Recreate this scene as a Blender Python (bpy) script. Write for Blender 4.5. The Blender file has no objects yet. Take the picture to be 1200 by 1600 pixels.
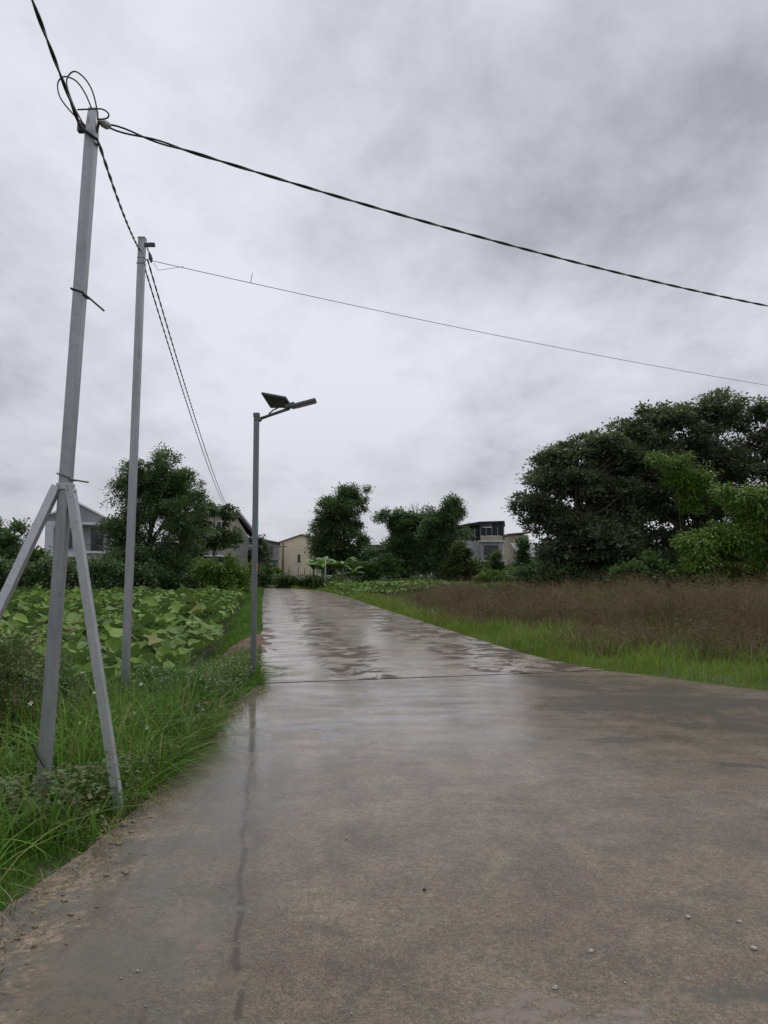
import bpy, math, random
import numpy as np
from mathutils import Vector, noise as mnoise

# ------------------------------------------------------------------ camera, sky, sun, exposure
SC = bpy.context.scene
COL = SC.collection
R = math.radians
CAM_H, FPX = 1.55, 1120.0
PITCH = math.atan(87.0 / FPX)
cam_d = bpy.data.cameras.new('camera')
cam = bpy.data.objects.new('camera', cam_d)
COL.objects.link(cam)
cam.location = (0, 0, CAM_H)
cam.rotation_euler = (math.pi / 2 + PITCH, 0, 0)
cam_d.sensor_fit = 'VERTICAL'
cam_d.sensor_height = 36.0
cam_d.lens = 36.0 * FPX / 1600.0
cam_d.clip_start = 0.05
cam_d.clip_end = 6000
SC.camera = cam

SUN_EL, SUN_AZ = R(62), R(20)
world = bpy.data.worlds.new('World')
SC.world = world
world.use_nodes = True


def build_world():
    nt = world.node_tree
    nt.nodes.clear()
    N, L = nt.nodes.new, nt.links.new

    def mth(op, a, b=None, c=None, clamp=False):
        n = N('ShaderNodeMath'); n.operation = op; n.use_clamp = clamp
        for i, v in enumerate((a, b, c)):
            if v is None: continue
            if isinstance(v, (int, float)): n.inputs[i].default_value = v
            else: L(v, n.inputs[i])
        return n.outputs[0]
    out = N('ShaderNodeOutputWorld'); bg = N('ShaderNodeBackground')
    sky = N('ShaderNodeTexSky'); sky.sky_type = 'NISHITA'; sky.sun_disc = False
    sky.sun_elevation = SUN_EL; sky.sun_rotation = SUN_AZ
    tc = N('ShaderNodeTexCoord'); sep = N('ShaderNodeSeparateXYZ')
    L(tc.outputs['Generated'], sep.inputs[0])
    z = mth('MAXIMUM', sep.outputs[2], 0.0)
    zz = mth('ADD', z, 0.33)
    cmb = N('ShaderNodeCombineXYZ')
    L(mth('DIVIDE', mth('MULTIPLY', sep.outputs[0], -1.0), zz), cmb.inputs[0])
    L(mth('DIVIDE', sep.outputs[1], zz), cmb.inputs[1])

    def nz(scale, detail, rough, dist, loc, sc=(1, 1, 1), rot=0):
        mp = N('ShaderNodeMapping'); mp.inputs['Location'].default_value = loc
        mp.inputs['Scale'].default_value = sc; mp.inputs['Rotation'].default_value = (0, 0, rot)
        L(cmb.outputs[0], mp.inputs[0])
        n = N('ShaderNodeTexNoise'); n.inputs['Scale'].default_value = scale
        n.inputs['Detail'].default_value = detail; n.inputs['Roughness'].default_value = rough
        n.inputs['Distortion'].default_value = dist
        L(mp.outputs[0], n.inputs['Vector'])
        return n.outputs['Fac']
    big = nz(1.15, 4, .5, .1, (-13.4020, 7.5907, 0.0), (1, .85, 1), R(-25))
    mid = nz(2.6, 9, .60, .15, (-27.1442, 9.8679, .5), (1, .7, 1), R(-30))
    fine = nz(8.0, 8, .62, .1, (1.3, 8.2, .5))
    s = mth('ADD', mth('MULTIPLY', big, .46), mth('ADD', mth('MULTIPLY', mid, .42), mth('MULTIPLY', fine, .12)))
    ramp = N('ShaderNodeValToRGB'); L(s, ramp.inputs[0])
    e = ramp.color_ramp.elements
    e[0].position, e[0].color = .34, (3.0, 3.03, 3.4, 1)
    e[1].position, e[1].color = .58, (6.75, 6.85, 7.5, 1)
    m = ramp.color_ramp.elements.new(.48); m.color = (5.5, 5.57, 6.15, 1)
    # cloud deck is thicker (greyer) seen edge-on towards the horizon
    hz = N('ShaderNodeMapRange'); L(z, hz.inputs[0]); hz.inputs[1].default_value = 0.0; hz.inputs[2].default_value = .30
    hz.inputs[3].default_value = .80; hz.inputs[4].default_value = 1.0
    hz.interpolation_type = 'SMOOTHSTEP'
    vm = N('ShaderNodeVectorMath'); vm.operation = 'SCALE'; L(ramp.outputs[0], vm.inputs[0]); L(hz.outputs[0], vm.inputs['Scale'])
    mix = N('ShaderNodeMix'); mix.data_type = 'RGBA'; mix.inputs[0].default_value = .95
    L(sky.outputs[0], mix.inputs[6]); L(vm.outputs[0], mix.inputs[7])
    L(mix.outputs[2], bg.inputs[0]); bg.inputs[1].default_value = 0.1
    L(bg.outputs[0], out.inputs[0])


build_world()
sun_d = bpy.data.lights.new('sun', 'SUN'); sun_d.energy = 1.4; sun_d.angle = R(60); sun_d.color = (1, .97, .92)
sun = bpy.data.objects.new('sun', sun_d); COL.objects.link(sun)
sun.rotation_euler = (math.pi / 2 - SUN_EL, 0, -SUN_AZ + math.pi)
SC.view_settings.view_transform = 'Standard'
SC.view_settings.look = 'None'
SC.view_settings.exposure = 0.25
SC.view_settings.gamma = 1.0
SC.view_settings.use_curve_mapping = False
SC.cycles.use_denoising = True
SC.cycles.max_bounces = 6
SC.cycles.diffuse_bounces = 4
SC.cycles.transmission_bounces = 3
SC.cycles.transparent_max_bounces = 4


# ------------------------------------------------------------------ helpers
def at(px, py, Y):
    """a point of the place at distance Y, sighted in the 1200x1600 photograph"""
    u, v = (px - 600) / FPX, (800 - py) / FPX
    d = (u, math.cos(PITCH) - v * math.sin(PITCH), math.sin(PITCH) + v * math.cos(PITCH))
    t = Y / d[1]
    return Vector((d[0] * t, Y, CAM_H + d[2] * t))


def tag(o, label=None, cat=None, group=None, kind=None):
    if label: o['label'] = label
    if cat: o['category'] = cat
    if group: o['group'] = group
    if kind: o['kind'] = kind
    return o


def empty(name, loc=(0, 0, 0), rz=0):
    o = bpy.data.objects.new(name, None); COL.objects.link(o)
    o.location = loc; o.rotation_euler.z = rz; o.empty_display_size = .2
    return o


def link(name, me, parent=None):
    o = bpy.data.objects.new(name, me); COL.objects.link(o)
    if parent is not None: o.parent = parent
    return o


def mesh_np(name, V, F, mat=None, smooth=False):
    """V (n,3) array, F (m,k) array with k = 3 or 4"""
    V = np.asarray(V, np.float32); F = np.asarray(F, np.int32)
    me = bpy.data.meshes.new(name)
    m, k = F.shape
    me.vertices.add(len(V)); me.vertices.foreach_set('co', V.ravel())
    me.loops.add(m * k); me.loops.foreach_set('vertex_index', F.ravel())
    me.polygons.add(m)
    me.polygons.foreach_set('loop_start', np.arange(0, m * k, k, dtype=np.int32))
    me.polygons.foreach_set('loop_total', np.full(m, k, np.int32))
    if smooth: me.polygons.foreach_set('use_smooth', np.ones(m, bool))
    me.update(calc_edges=True)
    if mat: me.materials.append(mat)
    return me


class MB:
    """collects boxes, bars and tubes into one mesh"""
    def __init__(s): s.v, s.f = [], []

    def box(s, c, d, rot=None):
        n = len(s.v)
        for dx in (-.5, .5):
            for dy in (-.5, .5):
                for dz in (-.5, .5):
                    p = Vector((dx * d[0], dy * d[1], dz * d[2]))
                    if rot is not None: p = rot @ p
                    s.v.append(tuple(p + Vector(c)))
        for q in ((0, 1, 3, 2), (4, 6, 7, 5), (0, 4, 5, 1), (2, 3, 7, 6), (0, 2, 6, 4), (1, 5, 7, 3)):
            s.f.append(tuple(n + i for i in q))
        return s

    def span(s, a, b):
        a, b = Vector(a), Vector(b)
        return s.box((a + b) / 2, [abs(x) for x in (b - a)])

    def profile(s, a, b, pts, pts2=None, up=(0, 0, 1), cap=True):
        """sweep a closed 2-D profile from a to b"""
        a, b = Vector(a), Vector(b); d = (b - a).normalized()
        u = Vector(up)
        if abs(d.dot(u)) > .95: u = Vector((0, 1, 0))
        x = d.cross(u).normalized(); y = x.cross(d).normalized()
        n = len(s.v); k = len(pts); pts2 = pts2 or pts
        for p, c in ((a, pts), (b, pts2)):
            for (i, j) in c: s.v.append(tuple(p + x * i + y * j))
        for i in range(k): s.f.append((n + i, n + (i + 1) % k, n + k + (i + 1) % k, n + k + i))
        if cap:
            s.f.append(tuple(n + i for i in reversed(range(k)))); s.f.append(tuple(n + k + i for i in range(k)))
        return s

    def tube(s, pts, rad, sides=6, cap=True):
        pts = [Vector(p) for p in pts]
        if isinstance(rad, (int, float)): rad = [rad] * len(pts)
        n = len(s.v); u = None
        for i, p in enumerate(pts):
            d = (pts[min(i + 1, len(pts) - 1)] - pts[max(i - 1, 0)]).normalized()
            if u is None:
                u = Vector((1, 0, 0)) if abs(d.x) < .8 else Vector((0, 1, 0))
            u = (u - d * u.dot(d)).normalized(); w = d.cross(u)
            for k in range(sides):
                a = 2 * math.pi * k / sides
                s.v.append(tuple(p + (u * math.cos(a) + w * math.sin(a)) * rad[i]))
        for i in range(len(pts) - 1):
            for k in range(sides):
                s.f.append((n + i * sides + k, n + i * sides + (k + 1) % sides, n + (i + 1) * sides + (k + 1) % sides, n + (i + 1) * sides + k))
        if cap:
            s.f.append(tuple(n + k for k in reversed(range(sides))))
            s.f.append(tuple(n + (len(pts) - 1) * sides + k for k in range(sides)))
        return s

    def poly(s, pts):
        n = len(s.v); s.v += [tuple(p) for p in pts]; s.f.append(tuple(range(n, n + len(pts)))); return s

    def prism(s, pts, thick):
        """closed prism: polygon pts swept by the vector thick"""
        n = len(s.v); k = len(pts); t = Vector(thick)
        s.v += [tuple(p) for p in pts] + [tuple(Vector(p) + t) for p in pts]
        s.f.append(tuple(n + i for i in reversed(range(k)))); s.f.append(tuple(n + k + i for i in range(k)))
        for i in range(k): s.f.append((n + i, n + (i + 1) % k, n + k + (i + 1) % k, n + k + i))
        return s

    def build(s, name, mat, parent=None, bevel=0, smooth=False):
        me = bpy.data.meshes.new(name); me.from_pydata(s.v, [], s.f); me.update()
        if mat: me.materials.append(mat)
        if smooth: me.polygons.foreach_set('use_smooth', [True] * len(me.polygons))
        o = link(name, me, parent)
        if bevel:
            m = o.modifiers.new('bevel', 'BEVEL'); m.width = bevel; m.segments = 2; m.limit_method = 'ANGLE'
        return o


# ------------------------------------------------------------------ materials
class Mat:
    """tiny node-graph writer"""
    def __init__(s, name):
        s.m = bpy.data.materials.new(name); s.m.use_nodes = True
        s.nt = s.m.node_tree; s.nt.nodes.clear()
        s.out = s.n('ShaderNodeOutputMaterial')
        s.coord = None

    def n(s, t, **kw):
        x = s.nt.nodes.new(t)
        for k, v in kw.items(): setattr(x, k, v)
        return x

    def l(s, a, b): s.nt.links.new(a, b)

    def set(s, sock, v):
        if hasattr(v, 'is_linked') or hasattr(v, 'links'): s.l(v, sock)
        elif isinstance(v, (tuple, list)) and len(v) == 3 and sock.type == 'RGBA': sock.default_value = (*v, 1)
        else: sock.default_value = v

    def obj(s):
        if s.coord is None: s.coord = s.n('ShaderNodeTexCoord').outputs['Object']
        return s.coord

    def map(s, scale=(1, 1, 1), loc=(0, 0, 0), rot=(0, 0, 0), src=None):
        m = s.n('ShaderNodeMapping'); s.l(src or s.obj(), m.inputs[0])
        m.inputs['Scale'].default_value = scale; m.inputs['Location'].default_value = loc; m.inputs['Rotation'].default_value = rot
        return m.outputs[0]

    def noise(s, scale, detail=4, rough=.55, dist=0, vec=None, color=False):
        x = s.n('ShaderNodeTexNoise'); s.l(vec or s.obj(), x.inputs['Vector'])
        x.inputs['Scale'].default_value = scale; x.inputs['Detail'].default_value = detail
        x.inputs['Roughness'].default_value = rough; x.inputs['Distortion'].default_value = dist
        return x.outputs['Color' if color else 'Fac']

    def vor(s, scale, feature='F1', vec=None, rnd=1.0, out='Distance'):
        x = s.n('ShaderNodeTexVoronoi', feature=feature); s.l(vec or s.obj(), x.inputs['Vector'])
        x.inputs['Scale'].default_value = scale; x.inputs['Randomness'].default_value = rnd
        return x.outputs[out]

    def ramp(s, fac, a, b, lo=0., hi=1., smooth=True):
        x = s.n('ShaderNodeMapRange'); s.set(x.inputs[0], fac)
        x.inputs[1].default_value = a; x.inputs[2].default_value = b; x.inputs[3].default_value = lo; x.inputs[4].default_value = hi
        if smooth: x.interpolation_type = 'SMOOTHSTEP'
        return x.outputs[0]

    def math(s, op, a, b=0., clamp=False):
        x = s.n('ShaderNodeMath', operation=op); x.use_clamp = clamp
        s.set(x.inputs[0], a); s.set(x.inputs[1], b); return x.outputs[0]

    def mix(s, fac, a, b, blend='MIX'):
        x = s.n('ShaderNodeMix', data_type='RGBA', blend_type=blend)
        s.set(x.inputs[0], fac); s.set(x.inputs[6], a); s.set(x.inputs[7], b); return x.outputs[2]

    def bump(s, h, strength=.3, dist=.01, normal=None):
        x = s.n('ShaderNodeBump'); s.set(x.inputs['Height'], h)
        s.set(x.inputs['Strength'], strength); x.inputs['Distance'].default_value = dist
        if normal: s.l(normal, x.inputs['Normal'])
        return x.outputs[0]

    def pbsdf(s, color, rough=.6, metal=0., normal=None, **kw):
        x = s.n('ShaderNodeBsdfPrincipled')
        s.set(x.inputs['Base Color'], color); s.set(x.inputs['Roughness'], rough); s.set(x.inputs['Metallic'], metal)
        if normal: s.l(normal, x.inputs['Normal'])
        for k, v in kw.items(): s.set(x.inputs[k.replace('_', ' ')], v)
        return x

    def done(s, sh):
        s.l(sh.outputs[0] if hasattr(sh, 'outputs') else sh, s.out.inputs[0]); return s.m


M = {}


def leaf_mat(name, c1, c2, c3=None, trans=.25, rough=.38, spec=.5):
    """foliage: each leaf its own tint between c1 and c2 (c3 now and then)"""
    k = Mat(name); g = k.n('ShaderNodeNewGeometry')
    rnd = g.outputs['Random Per Island']
    col = k.mix(rnd, c1, c2)
    big = k.ramp(k.noise(.55, 2), .35, .68)
    col = k.mix(k.math('MULTIPLY', big, .35), col, tuple(min(1, x * 1.5) for x in c2))
    if c3:
        h = k.math('FRACT', k.math('MULTIPLY', rnd, 37.7))
        col = k.mix(k.ramp(h, .80, .88), col, c3)
    p = k.pbsdf(col, rough, Specular_IOR_Level=spec)
    t = k.n('ShaderNodeBsdfTranslucent'); k.l(k.mix(.5, col, (.10, .16, .02)), t.inputs[0])
    ms = k.n('ShaderNodeMixShader'); ms.inputs[0].default_value = trans
    k.l(p.outputs[0], ms.inputs[1]); k.l(t.outputs[0], ms.inputs[2])
    M[name] = k.done(ms); return M[name]


leaf_mat('leaf_dark', (.058, .114, .052), (.130, .205, .086), (.15, .17, .08), trans=.36, spec=.35)
leaf_mat('leaf_broad', (.066, .104, .066), (.145, .182, .108), (.18, .14, .10), trans=.36, spec=.35)
leaf_mat('leaf_mid', (.044, .098, .032), (.090, .165, .048), trans=.34)
leaf_mat('leaf_lime', (.060, .130, .018), (.115, .22, .032), (.15, .17, .045), trans=.3, spec=.2)
leaf_mat('leaf_bamboo', (.075, .155, .020), (.150, .265, .036), (.18, .20, .05), trans=.34, spec=.3)
leaf_mat('leaf_weed', (.050, .082, .022), (.092, .128, .038), (.13, .10, .05), trans=.25, spec=.2)
leaf_mat('leaf_banana', (.085, .18, .03), (.13, .25, .045), trans=.35, spec=.25)
leaf_mat('grass_lush', (.052, .145, .014), (.108, .245, .028), (.15, .19, .045), trans=.3, rough=.45, spec=.2)
leaf_mat('grass_long', (.058, .145, .018), (.125, .250, .034), (.24, .23, .08), trans=.3, rough=.45, spec=.2)
leaf_mat('grass_verge', (.095, .175, .018), (.185, .275, .034), (.24, .22, .075), trans=.3, rough=.5, spec=.2)
leaf_mat('grass_straw', (.13, .10, .055), (.24, .19, .11), (.07, .09, .03), trans=.1, rough=.6)
leaf_mat('weed_olive', (.080, .105, .030), (.150, .165, .05), (.20, .13, .08), trans=.25, rough=.7)


def weed_mat():
    k = Mat('weed_brown'); g = k.n('ShaderNodeNewGeometry'); rnd = g.outputs['Random Per Island']
    col = k.mix(rnd, (.110, .076, .046), (.235, .165, .104))
    col = k.mix(k.ramp(k.noise(.45, 4, .6, .4), .46, .62, 0, .85), col, k.mix(rnd, (.075, .078, .030), (.150, .140, .060)))
    col = k.mix(k.ramp(k.noise(1.1, 5, .65, .4, vec=k.map(loc=(5, 2, 0))), .52, .66, 0, .75), col, (.070, .048, .034))
    h = k.math('FRACT', k.math('MULTIPLY', rnd, 37.7)); col = k.mix(k.ramp(h, .90, .95), col, (.30, .25, .16))
    p = k.pbsdf(col, .75, Specular_IOR_Level=.15); t = k.n('ShaderNodeBsdfTranslucent'); k.l(col, t.inputs[0])
    ms = k.n('ShaderNodeMixShader'); ms.inputs[0].default_value = .25
    k.l(p.outputs[0], ms.inputs[1]); k.l(t.outputs[0], ms.inputs[2]); M['weed_brown'] = k.done(ms)


weed_mat()


def lotus_mat():
    k = Mat('lotus_leaf'); g = k.n('ShaderNodeNewGeometry'); oi = k.n('ShaderNodeObjectInfo')
    rnd = k.math('FRACT', k.math('ADD', g.outputs['Random Per Island'], oi.outputs['Random']))
    col = k.mix(rnd, (.052, .130, .010), (.165, .275, .030))
    h = k.math('FRACT', k.math('MULTIPLY', rnd, 23.3))
    col = k.mix(k.ramp(h, .945, .98), col, (.22, .22, .07))
    uv = k.n('ShaderNodeUVMap'); sp = k.n('ShaderNodeSeparateXYZ'); k.l(uv.outputs[0], sp.inputs[0])
    ang = k.math('ARCTAN2', sp.outputs[1], sp.outputs[0]); vein = k.math('ABSOLUTE', k.math('SINE', k.math('MULTIPLY', ang, 9.0)))
    ln = k.n('ShaderNodeVectorMath', operation='LENGTH'); k.l(uv.outputs[0], ln.inputs[0]); rad = ln.outputs['Value']
    vmask = k.math('MULTIPLY', k.ramp(vein, .22, .04), k.ramp(rad, .5, .38))
    col = k.mix(k.math('MULTIPLY', vmask, .55), col, (.20, .27, .10))
    col = k.mix(k.ramp(rad, .09, .03, 0, .7), col, (.22, .27, .12))
    blot = k.noise(11, 6, .65)
    col = k.mix(k.ramp(blot, .55, .72, 0, .5), col, (.15, .20, .05))
    col = k.mix(k.math('MULTIPLY', k.math('MULTIPLY', k.ramp(rad, .38, .5), k.ramp(blot, .5, .6)), .7), col, (.17, .12, .05))
    back = g.outputs['Backfacing']
    col = k.mix(k.math('MULTIPLY', back, .55), col, (.12, .19, .07))
    hgt = k.math('ADD', k.math('MULTIPLY', vmask, -.6), k.math('MULTIPLY', blot, .6))
    p = k.pbsdf(col, .40, normal=k.bump(hgt, .5, .02), Specular_IOR_Level=.22)
    t = k.n('ShaderNodeBsdfTranslucent'); k.l(col, t.inputs[0])
    ms = k.n('ShaderNodeMixShader'); ms.inputs[0].default_value = .22
    k.l(p.outputs[0], ms.inputs[1]); k.l(t.outputs[0], ms.inputs[2]); M['lotus'] = k.done(ms)


lotus_mat()


def simple(name, c, rough=.6, metal=0., var=.25, scale=4, bump=.15, bscale=40, dirt=None, stretch=(1, 1, 1), **kw):
    k = Mat(name)
    v = k.map(stretch)
    n = k.noise(scale, 6, .6, vec=v)
    col = k.mix(k.ramp(n, .3, .72), tuple(x * (1 - var) for x in c), tuple(min(1, x * (1 + var * .6)) for x in c))
    if dirt:
        d = k.ramp(k.noise(scale * .45, 7, .65, .4, vec=v), .52, .72)
        col = k.mix(k.math('MULTIPLY', d, .7), col, dirt)
    p = k.pbsdf(col, k.ramp(n, .2, .8, rough * .85, min(1, rough * 1.15)), metal, normal=k.bump(k.noise(bscale, 4), bump, .01), **kw)
    M[name] = k.done(p); return M[name]


simple('bark', (.10, .08, .06), .9, scale=6, bump=.6, bscale=14, stretch=(1, 1, .3))
simple('bark_pale', (.30, .28, .25), .85, scale=5, bump=.4, bscale=12)
simple('stem_green', (.07, .11, .03), .6)
simple('stem_brown', (.075, .055, .035), .8)
simple('cable_black', (.014, .014, .016), .45, scale=9)
simple('wire_grey', (.10, .10, .105), .5)
simple('steel_wire', (.16, .15, .14), .5, metal=.6)
simple('clamp_metal', (.42, .45, .46), .35, metal=.75, scale=20)
simple('clamp_dark', (.05, .05, .055), .5, scale=10)
simple('wall_white', (.56, .57, .60), .75, dirt=(.36, .37, .38), scale=.5)
simple('wall_grey', (.27, .27, .30), .8, dirt=(.19, .19, .21), scale=.5)
simple('wall_tan', (.76, .67, .49), .85, dirt=(.66, .57, .41), scale=.35, var=.12)
simple('wall_beige', (.42, .37, .30), .85, dirt=(.28, .24, .19), scale=.5)
simple('wall_yellow', (.40, .345, .25), .85, dirt=(.28, .24, .17), scale=.5)
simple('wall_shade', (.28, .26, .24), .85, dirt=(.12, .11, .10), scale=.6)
simple('roof_dark', (.075, .072, .078), .7, scale=2, dirt=(.12, .10, .09))
simple('roof_brown', (.19, .12, .095), .75, scale=2)
simple('trim_white', (.68, .69, .70), .6, scale=2, var=.12)
simple('mesh_dark', (.018, .019, .024), .6, scale=2)
simple('frame_dark', (.05, .05, .055), .5)
simple('post_brown', (.13, .075, .05), .8, scale=3)
simple('post_grey', (.30, .31, .32), .6)
simple('wood_grey', (.12, .10, .08), .85, scale=5)
simple('rubble', (.21, .165, .11), .85, scale=8)
simple('lamp_grey', (.115, .12, .125), .45, metal=.2, scale=8)
simple('lamp_diffuser', (.16, .16, .155), .3, scale=8)
simple('panel_back', (.075, .08, .085), .5, scale=12, var=.3)
simple('panel_cell', (.012, .016, .035), .12, scale=12)
simple('sticker_teal', (.16, .34, .34), .5, scale=15)
simple('sticker_orange', (.42, .20, .13), .6, scale=15)
simple('petal_white', (.72, .72, .66), .6)
simple('bamboo_stem', (.22, .22, .12), .6)
simple('red_soil', (.105, .052, .032), .8, scale=5, dirt=(.11, .05, .03), bump=.8, bscale=22)
simple('pond_mud', (.040, .042, .026), .22, scale=1.2, bump=.1, bscale=6)
simple('stone', (.40, .37, .32), .7, scale=30, var=.5)
simple('twig', (.055, .042, .03), .8)


def glass_mat():
    k = Mat('window_glass')
    M['glass'] = k.done(k.pbsdf((.018, .022, .026), .12, Specular_IOR_Level=.6))


glass_mat()


def galv(name, c, streak=.5):
    """weathered zinc: spangle, vertical runs and dull patches"""
    k = Mat(name)
    cells = k.vor(38, out='Color'); sp = k.n('ShaderNodeSeparateColor'); k.l(cells, sp.inputs[0])
    runs = k.noise(6, 6, .6, vec=k.map((5, 5, .35)))
    patch = k.noise(2.4, 6, .6, .4)
    col = k.mix(k.math('MULTIPLY', sp.outputs[0], .35), c, tuple(x * .72 for x in c))
    col = k.mix(k.ramp(runs, .45, .75, 0, streak), col, tuple(x * .55 for x in c))
    col = k.mix(k.ramp(patch, .55, .75, 0, .45), col, tuple(min(1, x * 1.35) for x in c))
    rust = k.math('MULTIPLY', k.ramp(k.noise(9, 7, .7, .3, vec=k.map((1.6, 1.6, .5))), .60, .70), .6)
    col = k.mix(rust, col, (.16, .11, .075))
    col = k.mix(k.ramp(k.noise(26, 5, .7), .54, .70, 0, .5), col, tuple(x * .6 for x in c))
    M[name] = k.done(k.pbsdf(col, k.ramp(patch, .3, .7, .34, .55), .55, normal=k.bump(k.noise(60, 3), .06, .004)))


galv('galvanised', (.36, .375, .395))
galv('galvanised_bright', (.47, .485, .50), .3)
galv('galvanised_dark', (.20, .215, .225), .5)


def ellipse(k, cx, cy, rx, ry, rot, warp=.35, wscale=1.6):
    """soft-edged stain with a ragged outline, centre and radii in metres"""
    wob = k.n('ShaderNodeVectorMath', operation='MULTIPLY_ADD')
    k.l(k.noise(wscale, 4, .6, color=True), wob.inputs[0]); wob.inputs[1].default_value = (warp * 2, warp * 2, 0)
    k.l(k.obj(), wob.inputs[2])
    mp = k.n('ShaderNodeMapping', vector_type='TEXTURE'); k.l(wob.outputs[0], mp.inputs[0])
    mp.inputs['Location'].default_value = (cx + warp, cy + warp, 0); mp.inputs['Rotation'].default_value = (0, 0, rot)
    mp.inputs['Scale'].default_value = (rx, ry, 1e6)
    ln = k.n('ShaderNodeVectorMath', operation='LENGTH'); k.l(mp.outputs[0], ln.inputs[0])
    return k.ramp(ln.outputs['Value'], 1.0, .72)


def road_mat(name, wet_bias, near):
    k = Mat(name)
    n_big = k.noise(.42, 5, .55, .3)
    n_mid = k.noise(2.1, 7, .62, .2)
    n_fine = k.noise(17, 6, .65)
    n_grain = k.noise(120, 4, .65)
    drag = k.noise(1.0, 6, .6, .15, vec=k.map((2.6, .35, 1), rot=(0, 0, R(8))))
    cross = k.noise(1.0, 7, .62, .35, vec=k.map((.7, 2.6, 1), rot=(0, 0, R(-6))))
    fbm = k.noise(2.0, 14, .78, .1)
    fbm2 = k.noise(2.3, 12, .72, .2, vec=k.map(loc=(11, 5, 0)))
    hue = k.noise(.7, 10, .66, .4, vec=k.map(loc=(4, 9, 0)))
    hue2 = k.noise(1.2, 10, .66, .4, vec=k.map(loc=(14, 3, 0)))
    col = k.mix(k.ramp(fbm, .28, .72), (.066, .053, .040), (.262, .224, .178))
    col = k.mix(k.ramp(fbm2, .52, .68, 0, .4), col, (.058, .047, .036))
    col = k.mix(k.ramp(fbm2, .46, .34, 0, .55), col, (.300, .255, .210))
    col = k.mix(k.ramp(hue, .46, .70, 0, .4), col, (.105, .108, .080))
    col = k.mix(k.ramp(hue2, .48, .70, 0, .4), col, (.220, .158, .122))
    col = k.mix(k.ramp(drag, .50, .70, 0, .4), col, (.066, .055, .043))
    col = k.mix(k.ramp(n_grain, .52, .62, 0, .6), col, (.300, .255, .210))
    col = k.mix(k.ramp(n_grain, .46, .36, 0, .55), col, (.045, .037, .029))
    # sand and fine gravel: every grain its own tone
    for sc, lo, hi in ((150, .62, 1.42), (62, .70, 1.34)):
        gs = k.n('ShaderNodeSeparateColor'); k.l(k.vor(sc, out='Color'), gs.inputs[0])
        tone = k.ramp(gs.outputs[0], 0, 1, lo, hi, False); tc = k.n('ShaderNodeCombineColor')
        for q in range(3): k.l(tone, tc.inputs[q])
        col = k.mix(.85, col, tc.outputs[0], 'MULTIPLY')
    # exposed aggregate
    d1 = k.vor(52); sepc = k.n('ShaderNodeSeparateColor'); k.l(k.vor(52, out='Color'), sepc.inputs[0])
    rad = k.math('MULTIPLY', k.ramp(sepc.outputs[1], 0, 1, .08, .40, False), k.ramp(sepc.outputs[2], .55, .75))
    spot = k.math('MULTIPLY', k.ramp(k.math('SUBTRACT', k.math('ADD', d1, k.math('MULTIPLY', n_grain, .25)), rad), .14, .06), k.ramp(sepc.outputs[0], .45, .95))
    agg = k.ramp(k.noise(.9, 4, .6, vec=k.map(loc=(2, 6, 0))), .42, .62)
    spot = k.math('MULTIPLY', spot, agg)
    col = k.mix(k.math('MULTIPLY', spot, .9), col, (.34, .30, .25))
    d2 = k.vor(30); pit = k.math('MULTIPLY', k.ramp(d2, .22, .08), agg)
    col = k.mix(k.math('MULTIPLY', pit, .3), col, (.05, .045, .04))
    pale = k.n('ShaderNodeSeparateXYZ'); k.l(k.obj(), pale.inputs[0])
    col = k.mix(1.0, col, (.66, .59, .475) if near else (1.05, 1.0, .92), 'MULTIPLY')
    film = k.ramp(k.math('ADD', k.math('MULTIPLY', n_big, .35), k.math('ADD', k.math('MULTIPLY', cross, .4), k.math('MULTIPLY', n_mid, .25))), .42 - wet_bias, .62 - wet_bias)
    wet = film
    if near:
        sx = k.n('ShaderNodeSeparateXYZ'); k.l(k.obj(), sx.inputs[0]); puddle = None
        for a in ((-1.15, 6.35, .34, .17, R(35)), (-.62, 7.15, .42, .14, R(20)), (-.40, 6.75, .16, .10, 0)):
            e = ellipse(k, *a, warp=.22, wscale=3.2); puddle = e if puddle is None else k.math('MAXIMUM', puddle, e)
        mud = k.math('MAXIMUM', ellipse(k, 3.9, 7.8, 2.4, 1.15, R(-18), warp=.5), ellipse(k, 2.9, 9.6, 1.3, .55, R(-20), warp=.4))
        mud2 = ellipse(k, 2.05, 6.6, .42, .12, R(-5), warp=.2, wscale=3)
        mud3 = ellipse(k, 2.75, 5.75, .5, .10, R(-12), warp=.2, wscale=3)
        mud = k.math('MAXIMUM', mud, k.math('MAXIMUM', mud2, mud3))
        mud = k.math('MULTIPLY', mud, k.ramp(k.noise(1.5, 9, .68, .8, vec=k.map(loc=(7, 2, 0))), .42, .50, .10, 1))
        col = k.mix(k.math('MULTIPLY', mud, .95), col, (.040, .028, .016))
        for (a, c) in (((-.83, 3.2, .13, .30, R(12)), (.175, .125, .098)), ((.60, 2.62, .42, .13, R(-6)), (.17, .135, .112)), ((1.25, 2.3, .8, .16, R(4)), (.15, .15, .12)), ((-1.2, 2.75, .30, .5, R(10)), (.13, .095, .06))):
            col = k.mix(k.math('MULTIPLY', ellipse(k, *a, warp=.26, wscale=6), k.ramp(n_fine, .38, .6, 0, .85)), col, c)
        for (a, c) in (((1.35, 2.75, .30, .10, R(-8)), (.060, .056, .040)), ((-1.45, 2.6, .12, .6, R(14)), (.05, .045, .035))):
            col = k.mix(k.math('MULTIPLY', ellipse(k, *a, warp=.3, wscale=2.5), k.ramp(n_fine, .36, .60, .3, .9)), col, c)
        # straw-coloured washed-out rubble along the crumbling left edge
        side = k.math('MULTIPLY', k.ramp(k.math('ADD', sx.outputs[0], k.math('MULTIPLY', n_mid, .8)), .10, -.55), k.ramp(sx.outputs[1], 6.5, 4.8))
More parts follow.
